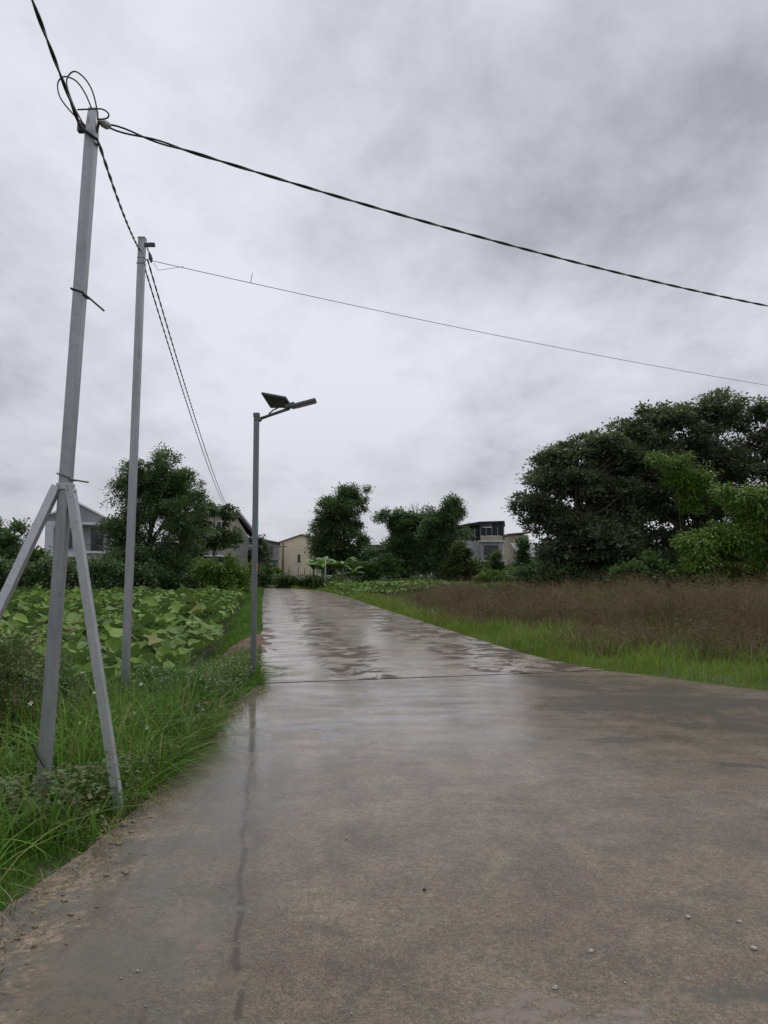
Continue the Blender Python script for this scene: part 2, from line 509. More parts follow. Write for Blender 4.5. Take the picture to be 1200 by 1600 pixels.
        col = k.mix(k.math('MULTIPLY', side, k.ramp(fbm2, .34, .58, .85, .25)), col, (.078, .078, .060))
        col = k.mix(k.math('MULTIPLY', side, k.ramp(drag, .52, .62, 0, .7)), col, (.060, .042, .026))
        edge = k.math('MULTIPLY', k.ramp(k.math('ADD', sx.outputs[0], k.math('MULTIPLY', n_mid, .9)), -.62, -1.08), k.ramp(sx.outputs[1], 5.6, 4.6))
        wv = k.n('ShaderNodeVectorMath', operation='MULTIPLY_ADD'); k.l(k.noise(30, 5, .7, color=True), wv.inputs[0]); wv.inputs[1].default_value = (.07, .07, 0); k.l(k.obj(), wv.inputs[2])
        ch = k.n('ShaderNodeSeparateColor'); k.l(k.vor(46, out='Color', vec=wv.outputs[0]), ch.inputs[0]); rim = k.vor(46, 'DISTANCE_TO_EDGE', vec=wv.outputs[0])
        chunk = k.mix(ch.outputs[0], (.085, .062, .036), (.285, .212, .132))
        chunk = k.mix(k.ramp(rim, .09, .02, 0, .6), chunk, (.042, .034, .022))
        chunk = k.mix(k.ramp(fbm2, .52, .62, 0, .8), chunk, (.050, .042, .028))
        col = k.mix(k.math('MULTIPLY', edge, k.ramp(fbm, .45, .55, 0, 1)), col, chunk)
        # mud line of an old crack that runs towards the lamp
        wl = k.math('ABSOLUTE', k.math('ADD', k.math('ADD', sx.outputs[0], k.math('MULTIPLY', sx.outputs[1], .178)), k.math('ADD', k.math('MULTIPLY', k.noise(2.6, 5), .12), -.01)))
        crack = k.math('MULTIPLY', k.ramp(wl, .024, .006), k.ramp(k.noise(5.1, 6, .65), .40, .50))
        crack = k.math('MULTIPLY', crack, k.ramp(sx.outputs[1], 6.6, 5.0))
        col = k.mix(k.math('MULTIPLY', crack, .9), col, (.036, .023, .015))
        col = k.mix(k.math('MULTIPLY', puddle, .85), col, (.040, .036, .032))
        lamp_refl = k.math('MULTIPLY', ellipse(k, -1.22, 6.5, .24, 3.4, R(10), warp=.16, wscale=2.2), k.ramp(n_mid, .34, .50))  # wet strip shaped and darkened along the lamp's reflection to make it show
        col = k.mix(k.math('MULTIPLY', lamp_refl, .35), col, (.055, .045, .036))
        wet = k.math('MAXIMUM', wet, k.math('MAXIMUM', lamp_refl, puddle))
        far_w = k.math('MULTIPLY', k.ramp(sx.outputs[1], 3.2, 7.5), k.math('SUBTRACT', 1.0, k.math('MULTIPLY', mud, 1.0)))
    else:
        # brown silt left in the shallow dips between the wheel tracks and along the right side
        lat = k.math('ADD', pale.outputs[0], k.math('MULTIPLY', pale.outputs[1], .168))
        lat = k.math('ADD', lat, k.math('MULTIPLY', k.math('SUBTRACT', n_big, .5), 1.6))
        lane = k.math('MAXIMUM', k.math('MULTIPLY', k.ramp(lat, .75, 1.15), k.ramp(lat, 2.15, 1.75)), k.ramp(lat, 2.7, 3.3))
        lane = k.math('MAXIMUM', lane, k.ramp(lat, .30, .12))
        dips = k.noise(1.5, 10, .70, .9, vec=k.map((1.0, 1.0, 1), loc=(3, 1, 0)))
        streak = k.math('MULTIPLY', k.ramp(dips, .470, .530), k.ramp(lane, 0, 1, .25, 1, False))
        col = k.mix(k.math('MULTIPLY', streak, .9), col, (.060, .043, .030))
        far_w = k.math('SUBTRACT', 1.0, streak)
    height = k.math('ADD', k.math('MULTIPLY', fbm2, 1.6), k.math('MULTIPLY', n_fine, .3))
    height = k.math('ADD', height, k.math('MULTIPLY', n_grain, .5)) if near else k.math('ADD', k.math('MULTIPLY', n_fine, .55), k.math('ADD', k.math('MULTIPLY', n_grain, .35), k.math('MULTIPLY', n_mid, .8)))
    nrm = k.bump(k.math('ADD', height, k.math('MULTIPLY', spot, .25)), .7, .012)
    dry = k.math('SUBTRACT', 1.0, k.math('MULTIPLY', wet, far_w))
    rip = k.math('ADD', k.math('MULTIPLY', n_mid, 1.0), k.math('ADD', k.math('MULTIPLY', cross, 1.2), k.math('MULTIPLY', n_fine, .30)))
    ripple = k.bump(rip, k.ramp(dry, 0, 1, .10, .42, False), .010)
    p = k.pbsdf(col, .6, normal=nrm, Specular_IOR_Level=.2 if near else k.ramp(streak, 0, 1, .2, .03, False),
                Coat_Weight=k.ramp(dry, 0, 1, 1.0, .62 if near else .12, False), Coat_Roughness=k.ramp(dry, 0, 1, .06 if near else .15, .20 if near else .26, False), Coat_IOR=1.34)
    k.l(ripple, p.inputs['Coat Normal'])
    M[name] = k.done(p)


road_mat('concrete_near', .015, True)
road_mat('concrete_far', .075, False)


def ground_mat():
    k = Mat('ground_soil')
    n = k.noise(.35, 6, .6); n2 = k.noise(6, 6, .65)
    col = k.mix(k.ramp(n, .38, .62), (.030, .048, .014), (.055, .085, .022))
    col = k.mix(k.ramp(n2, .45, .7, 0, .75), col, (.055, .042, .026))
    M['ground'] = k.done(k.pbsdf(col, .9, normal=k.bump(n2, .8, .05)))


ground_mat()

# ------------------------------------------------------------------ the lie of the land
NEAR_SLAB = [(-1.74, -8), (-1.74, 0), (-1.72, 2.2), (-1.71, 3.3), (-1.64, 4.2), (-1.61, 4.9), (-1.55, 5.6), (-1.57, 6.6), (-1.64, 7.8), (-1.72, 8.8),
             (-1.70, 9.3), (-1.62, 9.738), (-.6, 9.996), (.9, 10.367), (2.2, 10.697), (3.05, 10.917), (3.34, 10.99), (3.72, 10.62), (4.2, 9.95), (4.85, 9.2), (6.2, 8.7), (9, 8.2), (16, 7.8), (40, 7.2), (40, -8)]
FAR_SLAB = [(-1.66, 9.76), (-2.0, 11.8), (-2.62, 15.6), (-3.6, 21.4), (-4.70, 27.8), (-6.3, 37.5), (-8.3, 50.0), (-9.2, 55.5), (-10.6, 58.6), (-14, 62), (-20, 66), (-26, 69),
            (-27, 65.6), (-21, 62.4), (-15.5, 59.0), (-11.0, 57.0), (-7.6, 54.8), (-5.6, 51.2), (-3.7, 46.1), (-2.07, 38.9), (-.55, 30), (.8, 22.5), (1.5, 18.6), (2.05, 15.6), (2.42, 13.6), (2.82, 12.1), (3.18, 11.35), (3.36, 11.02), (3.04, 10.94),
            (2.2, 10.72), (.9, 10.39), (-.6, 10.02)]


def inside(poly, x, y):
    x = np.asarray(x, float); y = np.asarray(y, float); c = np.zeros(x.shape, bool); n = len(poly); j = n - 1
    for i in range(n):
        xi, yi = poly[i]; xj, yj = poly[j]
        hit = ((yi > y) != (yj > y)) & (x < (xj - xi) * (y - yi) / ((yj - yi) or 1e-9) + xi)
        c ^= hit; j = i
    return c


def poly_dist(poly, x, y):
    x = np.asarray(x, float); y = np.asarray(y, float); d = np.full(x.shape, 1e9)
    for i in range(len(poly)):
        ax, ay = poly[i - 1]; bx, by = poly[i]
        dx, dy = bx - ax, by - ay; L2 = dx * dx + dy * dy
        t = np.clip(((x - ax) * dx + (y - ay) * dy) / L2, 0, 1)
        d = np.minimum(d, np.hypot(x - ax - t * dx, y - ay - t * dy))
    return d


def on_road(x, y): return inside(NEAR_SLAB, x, y) | inside(FAR_SLAB, x, y)


def road_dist(x, y):
    d = np.minimum(poly_dist(NEAR_SLAB, x, y), poly_dist(FAR_SLAB, x, y))
    return np.where(on_road(x, y), 0, d)


POND = [(-3.1, 9.9), (-3.5, 14.4), (-4.7, 21.5), (-5.9, 28), (-7.6, 39), (-9, 41), (-40, 42), (-40, 11), (-9, 9.0), (-4.3, 8.9)]


def gz(x, y):
    """height of the bare ground"""
    x = np.asarray(x, float); y = np.asarray(y, float)
    rd = road_dist(x, y)
    z = -.045 - .05 * np.clip(rd / .3, 0, 1)
    left = np.where(x < -.17 * y - .02, 1, 0)
    pd = poly_dist(POND, x, y); ins = inside(POND, x, y)
    z = z - np.where(ins, .48, .48 * np.clip(1 - pd / 1.1, 0, 1) ** 1.5)
    z = np.where((rd <= 0), -.14, z)
    wob = np.sin(x * 1.7 + y * .6) * np.cos(y * 1.3 - x * .4)
    z = z + .035 * wob * np.clip(rd / 1.0, 0, 1)
    return z


def build_ground():
    gx = np.concatenate([[-3000, -900, -300, -140, -90], np.arange(-60, -12, 1.5), np.arange(-12, 12, .3), np.arange(12, 60, 1.5), [60, 90, 140, 300, 900, 3000]])
    gy = np.concatenate([[-3000, -900, -200, -60, -20, -8, -3], np.arange(0, 24, .3), np.arange(24, 75, 1.2), [75, 90, 120, 200, 400, 1000, 4000]])
    X, Y = np.meshgrid(gx, gy, indexing='ij'); Z = gz(X, Y)
    V = np.stack([X, Y, Z], -1).reshape(-1, 3); a, b = X.shape
    i, j = np.meshgrid(np.arange(a - 1), np.arange(b - 1), indexing='ij'); q = (i * b + j).ravel()
    F = np.stack([q, q + b, q + b + 1, q + 1], -1)
    tag(link('ground', mesh_np('ground', V, F, M['ground'], True)), kind='structure')


build_ground()


def ragged(poly, step, amp, seed, keep=()):
    """polyline with small irregular steps, as a poured edge has"""
    out = []
    for i in range(len(poly)):
        a, b = Vector((*poly[i], 0)), Vector((*poly[(i + 1) % len(poly)], 0)); L = (b - a).length
        n = max(1, int(min(L, 14) / step)) if L < 20 else 1
        nrm = Vector((-(b - a).y, (b - a).x, 0)).normalized()
        for q in range(n):
            p = a.lerp(b, q / n)
            if i not in keep and not (i - 1 in keep and q == 0):
                p = p + nrm * amp * (mnoise.noise(Vector((p.x * 2.3, p.y * 2.3, seed))) + .5 * mnoise.noise(Vector((p.x * 8, p.y * 8, seed))))
            out.append((p.x, p.y))
    return out


def slab(name, poly, top, mat, parent):
    m = MB()
    m.prism([(x, y, top - .16) for x, y in poly], (0, 0, .16))
    return m.build(name, M[mat], parent)


road = tag(empty('road'), kind='structure')
slab('slab', ragged(NEAR_SLAB, .12, .045, 3.3, keep=(11, 12, 13, 14, 15)), 0.0, 'concrete_near', road)
slab('slab', ragged(FAR_SLAB, .3, .05, 7.1, keep=(27, 28, 29, 30)), .006, 'concrete_far', road)
water = MB().poly([(x, y, -.47) for x, y in POND]).build('pond_water', M['pond_mud'])
tag(water, kind='structure')


# ------------------------------------------------------------------ plants
def unit(a): return a / np.maximum(np.linalg.norm(a, axis=-1, keepdims=True), 1e-9)


def leaf_quads(P, D, size, width, rng, fold=.25):
    """folded rhombic leaves at P pointing along D"""
    n = len(P); D = unit(D)
    up = unit(np.stack([rng.normal(0, .45, n), rng.normal(0, .45, n), np.ones(n)], -1))
    S = unit(np.cross(D, up)); U = np.cross(S, D)
    L = size[:, None]; W = (size * width)[:, None]
    V = np.stack([P, P + D * L * .45 + S * W + U * W * fold, P + D * L, P + D * L * .45 - S * W + U * W * fold], 1).reshape(-1, 3)
    F = np.arange(n * 4).reshape(n, 4)
    return V, F


def crown_mesh(name, lobes, clumps, per, cr, leaf, mat, seed, flat=.7, width=.32, shell=None, droop=0., sub=7):
    """lobes break up into boughs, boughs into leaf clumps, clumps into single leaves"""
    rng = np.random.default_rng(seed)
    if shell is None:
        B = []
        for l in lobes:
            l = np.array(l, float); d = unit(rng.normal(size=(sub, 3)) + np.array([0, 0, .25]))
            f = rng.uniform(.34, .58, sub)
            c = l[:3] + d * (rng.uniform(.55, .98, sub))[:, None] * l[3:6]
            B.append(np.concatenate([c, f[:, None] * l[3:6] * rng.uniform(.8, 1.2, (sub, 3))], 1))
            B.append(np.concatenate([l[:3], l[3:6] * .62])[None])
        B = np.concatenate(B); lo, hi = .35, 1.12
    else: B = np.array(lobes, float); lo, hi = shell, 1.06
    vol = (B[:, 3] * B[:, 4] * B[:, 5]) ** (2 / 3)
    pick = rng.choice(len(B), clumps, p=vol / vol.sum()); Lb = B[pick]
    d = unit(rng.normal(size=(clumps, 3)) + np.array([0, 0, .35]))
    r = lo + (hi - lo) * rng.random(clumps) ** .6
    C = Lb[:, :3] + d * r[:, None] * Lb[:, 3:6]
    C[:, 2] = np.maximum(C[:, 2], .15)
    rr = cr * rng.uniform(.45, 1.15, clumps)
    k = np.repeat(np.arange(clumps), per)
    off = rng.normal(size=(len(k), 3)) * .55
    P = C[k] + off * rr[k][:, None] * np.array([1, 1, flat])
    P[:, 2] = np.maximum(P[:, 2], .03)
    D = unit(off * np.array([1, 1, .5]) + rng.normal(size=off.shape) * .5 + d[k] * .5) + np.array([0, 0, -droop])
    V, F = leaf_quads(P, D, leaf * rng.uniform(.65, 1.35, len(k)), width, rng)
    return mesh_np(name, V, F, mat), C


def trunk_mesh(height, r0, tips, seed, lean=(0, 0), fork=.35, mat=None, name='trunk'):
    rng = random.Random(seed); m = MB()
    n = 8; pts, rad = [], []
    for i in range(n):
        t = i / (n - 1)
        pts.append((lean[0] * t + .06 * height * .2 * math.sin(3 * t + seed), lean[1] * t + .05 * math.sin(4 * t + seed * 2), -.15 + (height + .15) * t))
        rad.append(r0 * (1 - .8 * t) * (1.35 if i == 0 else 1))
    m.tube(pts, rad, 8)
    for tp in tips:
        tp = Vector(tp); t0 = max(fork * .6, min(.85, (tp.z / height) * rng.uniform(.45, .75)))
        i = t0 * (n - 1); a = Vector(pts[int(i)]).lerp(Vector(pts[min(n - 1, int(i) + 1)]), i - int(i))
        mid = a.lerp(tp, .5) + Vector((rng.uniform(-.2, .2), rng.uniform(-.2, .2), rng.uniform(-.1, .35)))
        rb = r0 * (1 - .8 * t0) * .45
        m.tube([a, a.lerp(mid, .5) + Vector((0, 0, .05)), mid, mid.lerp(tp, .6), tp], [rb, rb * .8, rb * .6, rb * .4, rb * .2], 5)
    me = bpy.data.meshes.new(name); me.from_pydata(m.v, [], m.f); me.update(); me.materials.append(mat or M['bark'])
    me.polygons.foreach_set('use_smooth', [True] * len(me.polygons))
    return me


def tree(name, label, cat, x, y, height, lobes, clumps, per, cr, leaf, mat, seed, group=None, r0=.16, ntips=26, bark='bark', **kw):
    t = empty(name, (x, y, float(gz(x, y))))
    tag(t, label, cat, group)
    me, C = crown_mesh('crown', lobes, clumps, per, cr, leaf, M[mat], seed, **kw)
    rng = random.Random(seed)
    tips = [tuple(C[rng.randrange(len(C))]) for _ in range(ntips)]
    link('trunk', trunk_mesh(height * .8, r0, tips, seed, mat=M[bark]), t)
    link('crown', me, t)
    return t


# --- left side, beyond the lotus
tree('dense_tree', 'tall dark round-crowned tree behind the lotus field, left of the road', 'tree', -15.0, 46, 9.2,
     [(.35, 0, 7.4, 1.9, 1.8, 1.8), (-1.35, 0, 6.0, 1.5, 1.6, 1.8), (1.55, 0, 5.9, 1.5, 1.6, 2.0), (.2, -.2, 4.5, 2.7, 2.2, 2.0), (.1, 0, 2.3, 2.6, 2.2, 1.9), (-1.5, -.4, 3.4, 1.6, 1.4, 1.6), (1.9, -.4, 3.3, 1.6, 1.4, 1.6), (0, -.6, 1.2, 2.8, 1.4, 1.2)],
     720, 105, .50, 0.156, 'leaf_dark', 11, group='trees round the fields', r0=.24)
tree('garden_tree', 'thin small tree with tufted crown in front of the grey-roofed house', 'tree', -11.9, 50, 6.4,
     [(-.6, 0, 5.6, .75, .7, .6), (.9, 0, 5.5, .8, .7, .55), (-1.0, 0, 4.4, .9, .8, .6), (.9, 0, 3.4, 1.2, .9, .8), (-1.0, 0, 3.0, 1.2, .9, .8)],
     140, 80, .36, .2, 'leaf_dark', 12, group='trees round the fields', r0=.10)
tree('garden_bush', 'dark green bush heap at the foot of the grey-roofed house', 'bush', -11.6, 44.5, 2.6,
     [(-2.6, .4, .6, 1.2, .9, .6), (-1.0, 0, .8, 1.4, 1.0, .8), (.9, 0, 1.0, 1.5, 1.0, 1.0), (2.1, -.5, .8, 1.1, 1.0, .9)],
     180, 70, .36, .17, 'leaf_dark', 13, group='bushes along the field edges', r0=.06, ntips=10)
tree('roadside_bush', 'bright bamboo-like shrub at the right end of the lotus field by the road', 'bush', -9.3, 42.6, 2.4,
     [(-.9, 0, 1.0, .9, .8, 1.0), (.3, .2, 1.2, .8, .8, 1.25), (.9, 0, .7, .6, .6, .7)],
     110, 80, .34, .2, 'leaf_bamboo', 14, group='bushes along the field edges', r0=.05, ntips=10, width=.16, droop=.3)
tree('roadside_bush', 'dark bush below the grey building at the road bend', 'bush', -12.0, 64, 3.6,
     [(-.5, 0, 1.4, 1.2, 1.0, 1.4), (.7, 0, 1.7, 1.2, 1.0, 1.7), (1.5, -1, .8, .7, .8, .8)],
     110, 80, .42, .22, 'leaf_dark', 15, group='bushes along the field edges', r0=.07, ntips=10)
tree('yellow_bush', 'pale yellow-green bush in front of the tan gabled building', 'bush', -11.2, 69, 2.0,
     [(0, 0, 1.0, .8, .7, 1.0), (.9, 0, .7, .6, .6, .7)], 50, 70, .36, .2, 'leaf_lime', 16, group='bushes along the field edges', r0=.05, ntips=8)
tree('broad_tree', 'low spreading green tree at the left edge of the picture', 'tree', -27.2, 50, 4.9,
     [(-1.5, 0, 3.1, 2.4, 2.0, 1.7), (1.3, 0, 2.8, 2.0, 1.8, 1.5), (2.9, -.5, 1.6, 1.6, 1.4, 1.5), (-.5, -.6, 1.4, 2.6, 1.6, 1.4)],
     360, 85, .48, .19, 'leaf_mid', 17, group='trees round the fields', r0=.18)
tree('garden_bush', 'dark bushy growth below the loggia of the white gabled house', 'bush', -21.8, 52, 2.4,
     [(-1.2, 0, 1.2, 1.3, 1.1, 1.0), (.8, 0, 1.3, 1.4, 1.2, 1.1), (2.6, 0, 1.7, 1.3, 1.2, 1.5), (-2.8, 0, 1.2, 1.2, 1.0, 1.1)],
     260, 85, .45, .19, 'leaf_dark', 18, group='bushes along the field edges', r0=.08, ntips=14)


def hedge(name, label, x0, y0, x1, y1, h, w, n, per, leaf, mat, seed):
    t = empty(name, ((x0 + x1) / 2, (y0 + y1) / 2, float(gz((x0 + x1) / 2, (y0 + y1) / 2))))
    tag(t, label, 'hedge')
    rng = np.random.default_rng(seed); L = math.hypot(x1 - x0, y1 - y0); dx, dy = (x1 - x0) / L, (y1 - y0) / L
    s = rng.uniform(-L / 2, L / 2, n); q = rng.uniform(-w / 2, w / 2, n); zz = h * rng.random(n) ** .7 * (1 + .1 * np.sin(s * 1.9))
    C = np.stack([s * dx - q * dy, s * dy + q * dx, zz], -1)
    k = np.repeat(np.arange(n), per); P = C[k] + rng.normal(size=(len(k), 3)) * .17
    P[:, 2] = np.maximum(P[:, 2], .02)
    V, F = leaf_quads(P, rng.normal(size=P.shape) + np.array([0, 0, .3]), leaf * rng.uniform(.6, 1.4, len(P)), .34, rng)
    link('foliage', mesh_np('foliage', V, F, M[mat]), t)
    for i in range(int(L / .9)):
        a = -L / 2 + .4 + i * .9
        MB().tube([(a * dx, a * dy, -.1), (a * dx + .05, a * dy, h * .5), (a * dx - .03, a * dy + .04, h * .85)], [.04, .03, .012], 5).build('stem', M['bark'], t)


hedge('clipped_hedge', 'long dark clipped hedge running behind the lotus field', -34, 42.6, -13.6, 42.6, 1.75, 1.1, 900, 36, .18, 'leaf_dark', 21)
hedge('bend_hedge', 'low ragged brown-green hedge along the fence at the road bend', -8.4, 57.4, -3.2, 55.6, .75, .9, 260, 34, .17, 'leaf_weed', 22)

# --- middle distance
tree('dense_tree', 'tall dark oval tree standing alone beyond the road bend', 'tree', -3.85, 68, 9.0,
     [(1.0, 0, 7.2, 1.8, 1.7, 1.75), (-.7, 0, 6.7, 1.6, 1.6, 1.9), (.1, -.2, 4.6, 2.6, 2.2, 2.0), (-1.4, 0, 3.2, 1.6, 1.6, 1.6), (.9, 0, 2.4, 2.1, 2.0, 1.9)],
     520, 117, .55, 0.197, 'leaf_dark', 31, group='trees round the fields', r0=.26)
tree('field_tree', 'dark tree with ragged left crown in the middle cluster', 'tree', 1.6, 62, 7.2,
     [(-.8, 0, 5.6, 1.1, 1.1, 1.1), (.6, 0, 5.4, 1.2, 1.2, 1.3), (-.2, 0, 3.9, 1.6, 1.4, 1.3), (1.3, 0, 3.9, 1.5, 1.3, 1.4), (.9, 0, 2.4, 2.2, 1.7, 1.5), (-1.4, 0, 1.8, 1.7, 1.4, 1.4), (1.6, .2, 5.0, 1.1, 1.0, 1.0)],
     520, 100, .50, 0.185, 'leaf_dark', 32, group='trees round the fields', r0=.18)
tree('field_tree', 'taller pale-trunked tree with feathery top in the middle cluster', 'tree', 5.0, 60, 7.6,
     [(.6, 0, 6.2, 1.15, 1.0, 1.15), (-.8, 0, 5.4, 1.1, 1.0, 1.1), (.2, .2, 4.2, 1.7, 1.3, 1.4), (-.6, 0, 2.6, 2.0, 1.4, 1.6), (.7, 0, 1.6, 2.1, 1.4, 1.4), (-1.2, 0, 4.4, 1.2, 1.1, 1.3)],
     500, 100, .48, 0.150, 'leaf_dark', 33, group='trees round the fields', r0=.15, bark='bark_pale')
tree('field_bush', 'yellow-green bush below the middle tree cluster', 'bush', 6.7, 56.5, 3.4,
     [(-.7, 0, 1.7, 1.1, .9, 1.6), (.5, 0, 1.3, 1.0, .9, 1.3)], 130, 97, .40, 0.164, 'leaf_weed', 34, group='bushes along the field edges', r0=.06, ntips=10)
tree('field_bush', 'green shrub mound filling the gap left of the middle tree cluster', 'bush', -.9, 58, 3.0,
     [(-.9, 0, 1.0, 1.3, 1.0, 1.1), (.9, 0, 1.3, 1.3, 1.0, 1.4)], 120, 97, .42, 0.164, 'leaf_mid', 35, group='bushes along the field edges', r0=.06, ntips=10)
tree('field_bush', 'leafy bush growing up the front of the container house', 'bush', 9.6, 61, 3.4,
     [(0, 0, 2.2, .6, .6, 1.1), (.2, 0, .9, 1.0, .9, .9)], 80, 97, .38, 0.156, 'leaf_dark', 36, group='bushes along the field edges', r0=.06, ntips=10)
tree('creeper_post', 'green creeper column right of the container house', 'creeper', 11.5, 60, 4.6,
     [(0, 0, 3.2, .55, .5, 1.2), (.3, 0, 1.4, 1.0, .8, 1.3)], 100, 97, .34, 0.148, 'leaf_mid', 37, r0=.08, ntips=8)
tree('field_bush', 'lime green undergrowth in front of the container house', 'bush', 9.2, 52, 1.6,
     [(-1.6, 0, .6, 1.1, .8, .6), (.4, .2, .7, 1.3, .9, .75), (2.3, 0, .7, 1.3, .9, .7), (4.0, -1, .6, 1.2, .9, .6)],
     200, 70, .34, .21, 'leaf_lime', 38, group='bushes along the field edges', r0=.05, ntips=12)


def bare_tree():
    t = empty('bare_tree', (3.1, 66, float(gz(3.1, 66))))
    tag(t, 'pale leafless tree rising behind the middle tree cluster', 'tree', 'trees round the fields')
    rng = random.Random(5); m = MB(); m.tube([(0, 0, -.1), (.05, 0, 2.5), (-.05, .1, 5), (0, 0, 6)], [.12, .10, .07, .05], 6)
    b = MB()
    for i in range(34):
        a = rng.uniform(0, 6.28); z0 = rng.uniform(4.2, 6); r = rng.uniform(.2, .9); z1 = z0 + rng.uniform(.9, 2.0)
        p = Vector((r * math.cos(a), r * math.sin(a), min(z1, 8.0)))
        b.tube([(0, 0, z0), p * .45 + Vector((0, 0, z0 * .55)), p], [.03, .018, .006], 4)
        for q in range(3):
            e = p + Vector((rng.uniform(-.3, .3), rng.uniform(-.3, .3), rng.uniform(.0, .4)))
            b.tube([p.lerp(Vector((0, 0, z0)), rng.uniform(.1, .5)), e], [.010, .004], 3)
    m.build('trunk', M['bark_pale'], t); b.build('branches', M['bark_pale'], t)


bare_tree()

# --- the big trees on the right
tree('spreading_tree', 'huge dark layered tree whose left boughs reach towards the container house', 'tree', 11.6, 42.5, 10.6,
     [(-2.5, 0, 5.0, 1.5, 1.4, .8), (-2.2, 0, 6.6, 1.3, 1.4, .8), (-.6, 0, 7.7, 1.5, 1.6, .9), (1.3, .3, 8.7, 1.9, 1.8, .9), (3.4, .3, 8.2, 1.6, 1.8, 1.2), (4.6, 0, 9.3, 1.5, 1.6, .9), (4.8, 0, 7.0, 1.6, 1.6, 1.2),
      (.6, -.4, 6.2, 2.8, 2.0, 1.2), (3.4, -.2, 5.4, 2.2, 2.0, 1.4), (-1.2, -.2, 3.6, 2.4, 2.0, 1.2), (1.6, -.3, 3.4, 2.8, 2.2, 1.6), (3.0, 0, 1.6, 2.8, 2.0, 1.3), (-1.2, 0, 1.8, 2.0, 1.8, 1.2)],
     1350, 62, .52, .20, 'leaf_broad', 41, group='trees round the fields', r0=.34, flat=.48, ntips=70)
tree('spreading_tree', 'tallest dark tree at the right edge, crown cut by the frame', 'tree', 19.0, 43.5, 12.2,
     [(-3.6, 0, 9.7, 1.6, 1.7, .9), (-1.2, 0, 10.6, 2.0, 1.8, 1.0), (1.6, 0, 11.0, 2.2, 1.8, 1.0), (4.5, 0, 10.2, 2.2, 2.0, 1.4), (-3.0, -.3, 8.0, 2.0, 1.8, 1.2), (.2, -.4, 8.4, 2.6, 2.0, 1.4),
      (3.4, 0, 7.2, 2.8, 2.2, 1.8), (-1.8, -.3, 5.6, 2.6, 2.0, 1.6), (1.2, 0, 4.2, 3.2, 2.4, 2.0), (-2.4, 0, 2.6, 2.6, 2.0, 1.8), (2.6, 0, 2.0, 3.0, 2.2, 1.8)],
     1150, 66, .52, .21, 'leaf_broad', 42, group='trees round the fields', r0=.38, flat=.48, ntips=70)
tree('round_tree', 'mid-green rounded crown rising between the two dark layered trees', 'tree', 14.9, 46, 10.4,
     [(-.9, 0, 8.8, 1.5, 1.4, 1.2), (.8, 0, 9.1, 1.4, 1.4, 1.2), (0, 0, 7.2, 2.2, 1.8, 1.5), (0, 0, 4.6, 2.6, 2.0, 2.0)],
     360, 80, .50, .21, 'leaf_mid', 43, group='trees round the fields', r0=.24)
tree('bamboo_clump', 'bright feathery bamboo clump in front of the dark trees at right', 'bamboo', 17.6, 34.5, 5.8,
     [(.2, 0, 4.4, 1.7, 1.2, 1.1), (1.9, 0, 5.0, 1.6, 1.2, 1.2), (-1.9, 0, 2.7, 1.5, 1.1, 1.1), (1.8, 0, 2.6, 1.8, 1.2, 1.8), (-2.7, -.3, 1.5, 1.3, 1.0, .9), (.1, -.2, 1.6, 1.7, 1.2, 1.3)],
     560, 78, .44, .23, 'leaf_bamboo', 44, r0=.05, ntips=50, width=.14, droop=.55, bark='bamboo_stem')
tree('bamboo_clump', 'small bright bamboo tuft high against the dark trees', 'bamboo', 15.9, 38.5, 8.2,
     [(-.4, 0, 7.2, 1.1, .8, .6), (.5, 0, 6.4, 1.2, .9, .8), (1.3, 0, 5.6, 1.2, .9, .9)], 130, 80, .40, .19, 'leaf_bamboo', 45, r0=.04, ntips=3, width=.14, droop=.5, bark='stem_green')
tree('field_bush', 'light green shrub at the foot of the big dark tree', 'bush', 13.2, 36, 2.4,
     [(-.9, 0, .9, 1.0, .9, .9), (.5, 0, 1.1, 1.0, .9, 1.1)], 110, 75, .36, .2, 'leaf_mid', 46, group='bushes along the field edges', r0=.05, ntips=10)
tree('field_bush', 'dark undergrowth below the bamboo at the right edge', 'bush', 18.2, 33, 1.8,
     [(-2.2, 0, .7, 1.4, .9, .8), (.4, 0, .8, 1.5, .9, .8), (2.6, 0, .8, 1.6, .9, .9)], 180, 75, .36, .18, 'leaf_weed', 47, group='bushes along the field edges', r0=.05, ntips=10)
tree('field_bush', 'dark shrubbery filling the shade under the huge layered tree', 'bush', 12.0, 41.0, 2.2,
     [(-3.0, 0, .9, 1.4, .9, .9), (-.8, .3, 1.1, 1.5, .9, 1.1), (1.6, 0, 1.2, 1.6, .9, 1.2), (3.8, .2, 1.2, 1.5, .9, 1.2)], 260, 62, .40, .2, 'leaf_dark', 49, group='bushes along the field edges', r0=.06, ntips=12)
tree('spreading_tree', 'further dark tree just outside the right edge of the big grove', 'tree', 27.5, 41, 11.0,
     [(-2.5, 0, 8.5, 2.2, 2.0, 1.4), (1, 0, 9.2, 2.6, 2.0, 1.4), (0, 0, 6.5, 3.6, 2.4, 2.0), (0, 0, 3.2, 3.6, 2.4, 2.6)], 420, 75, .6, .24, 'leaf_broad', 48, group='trees round the fields', r0=.34, flat=.5)


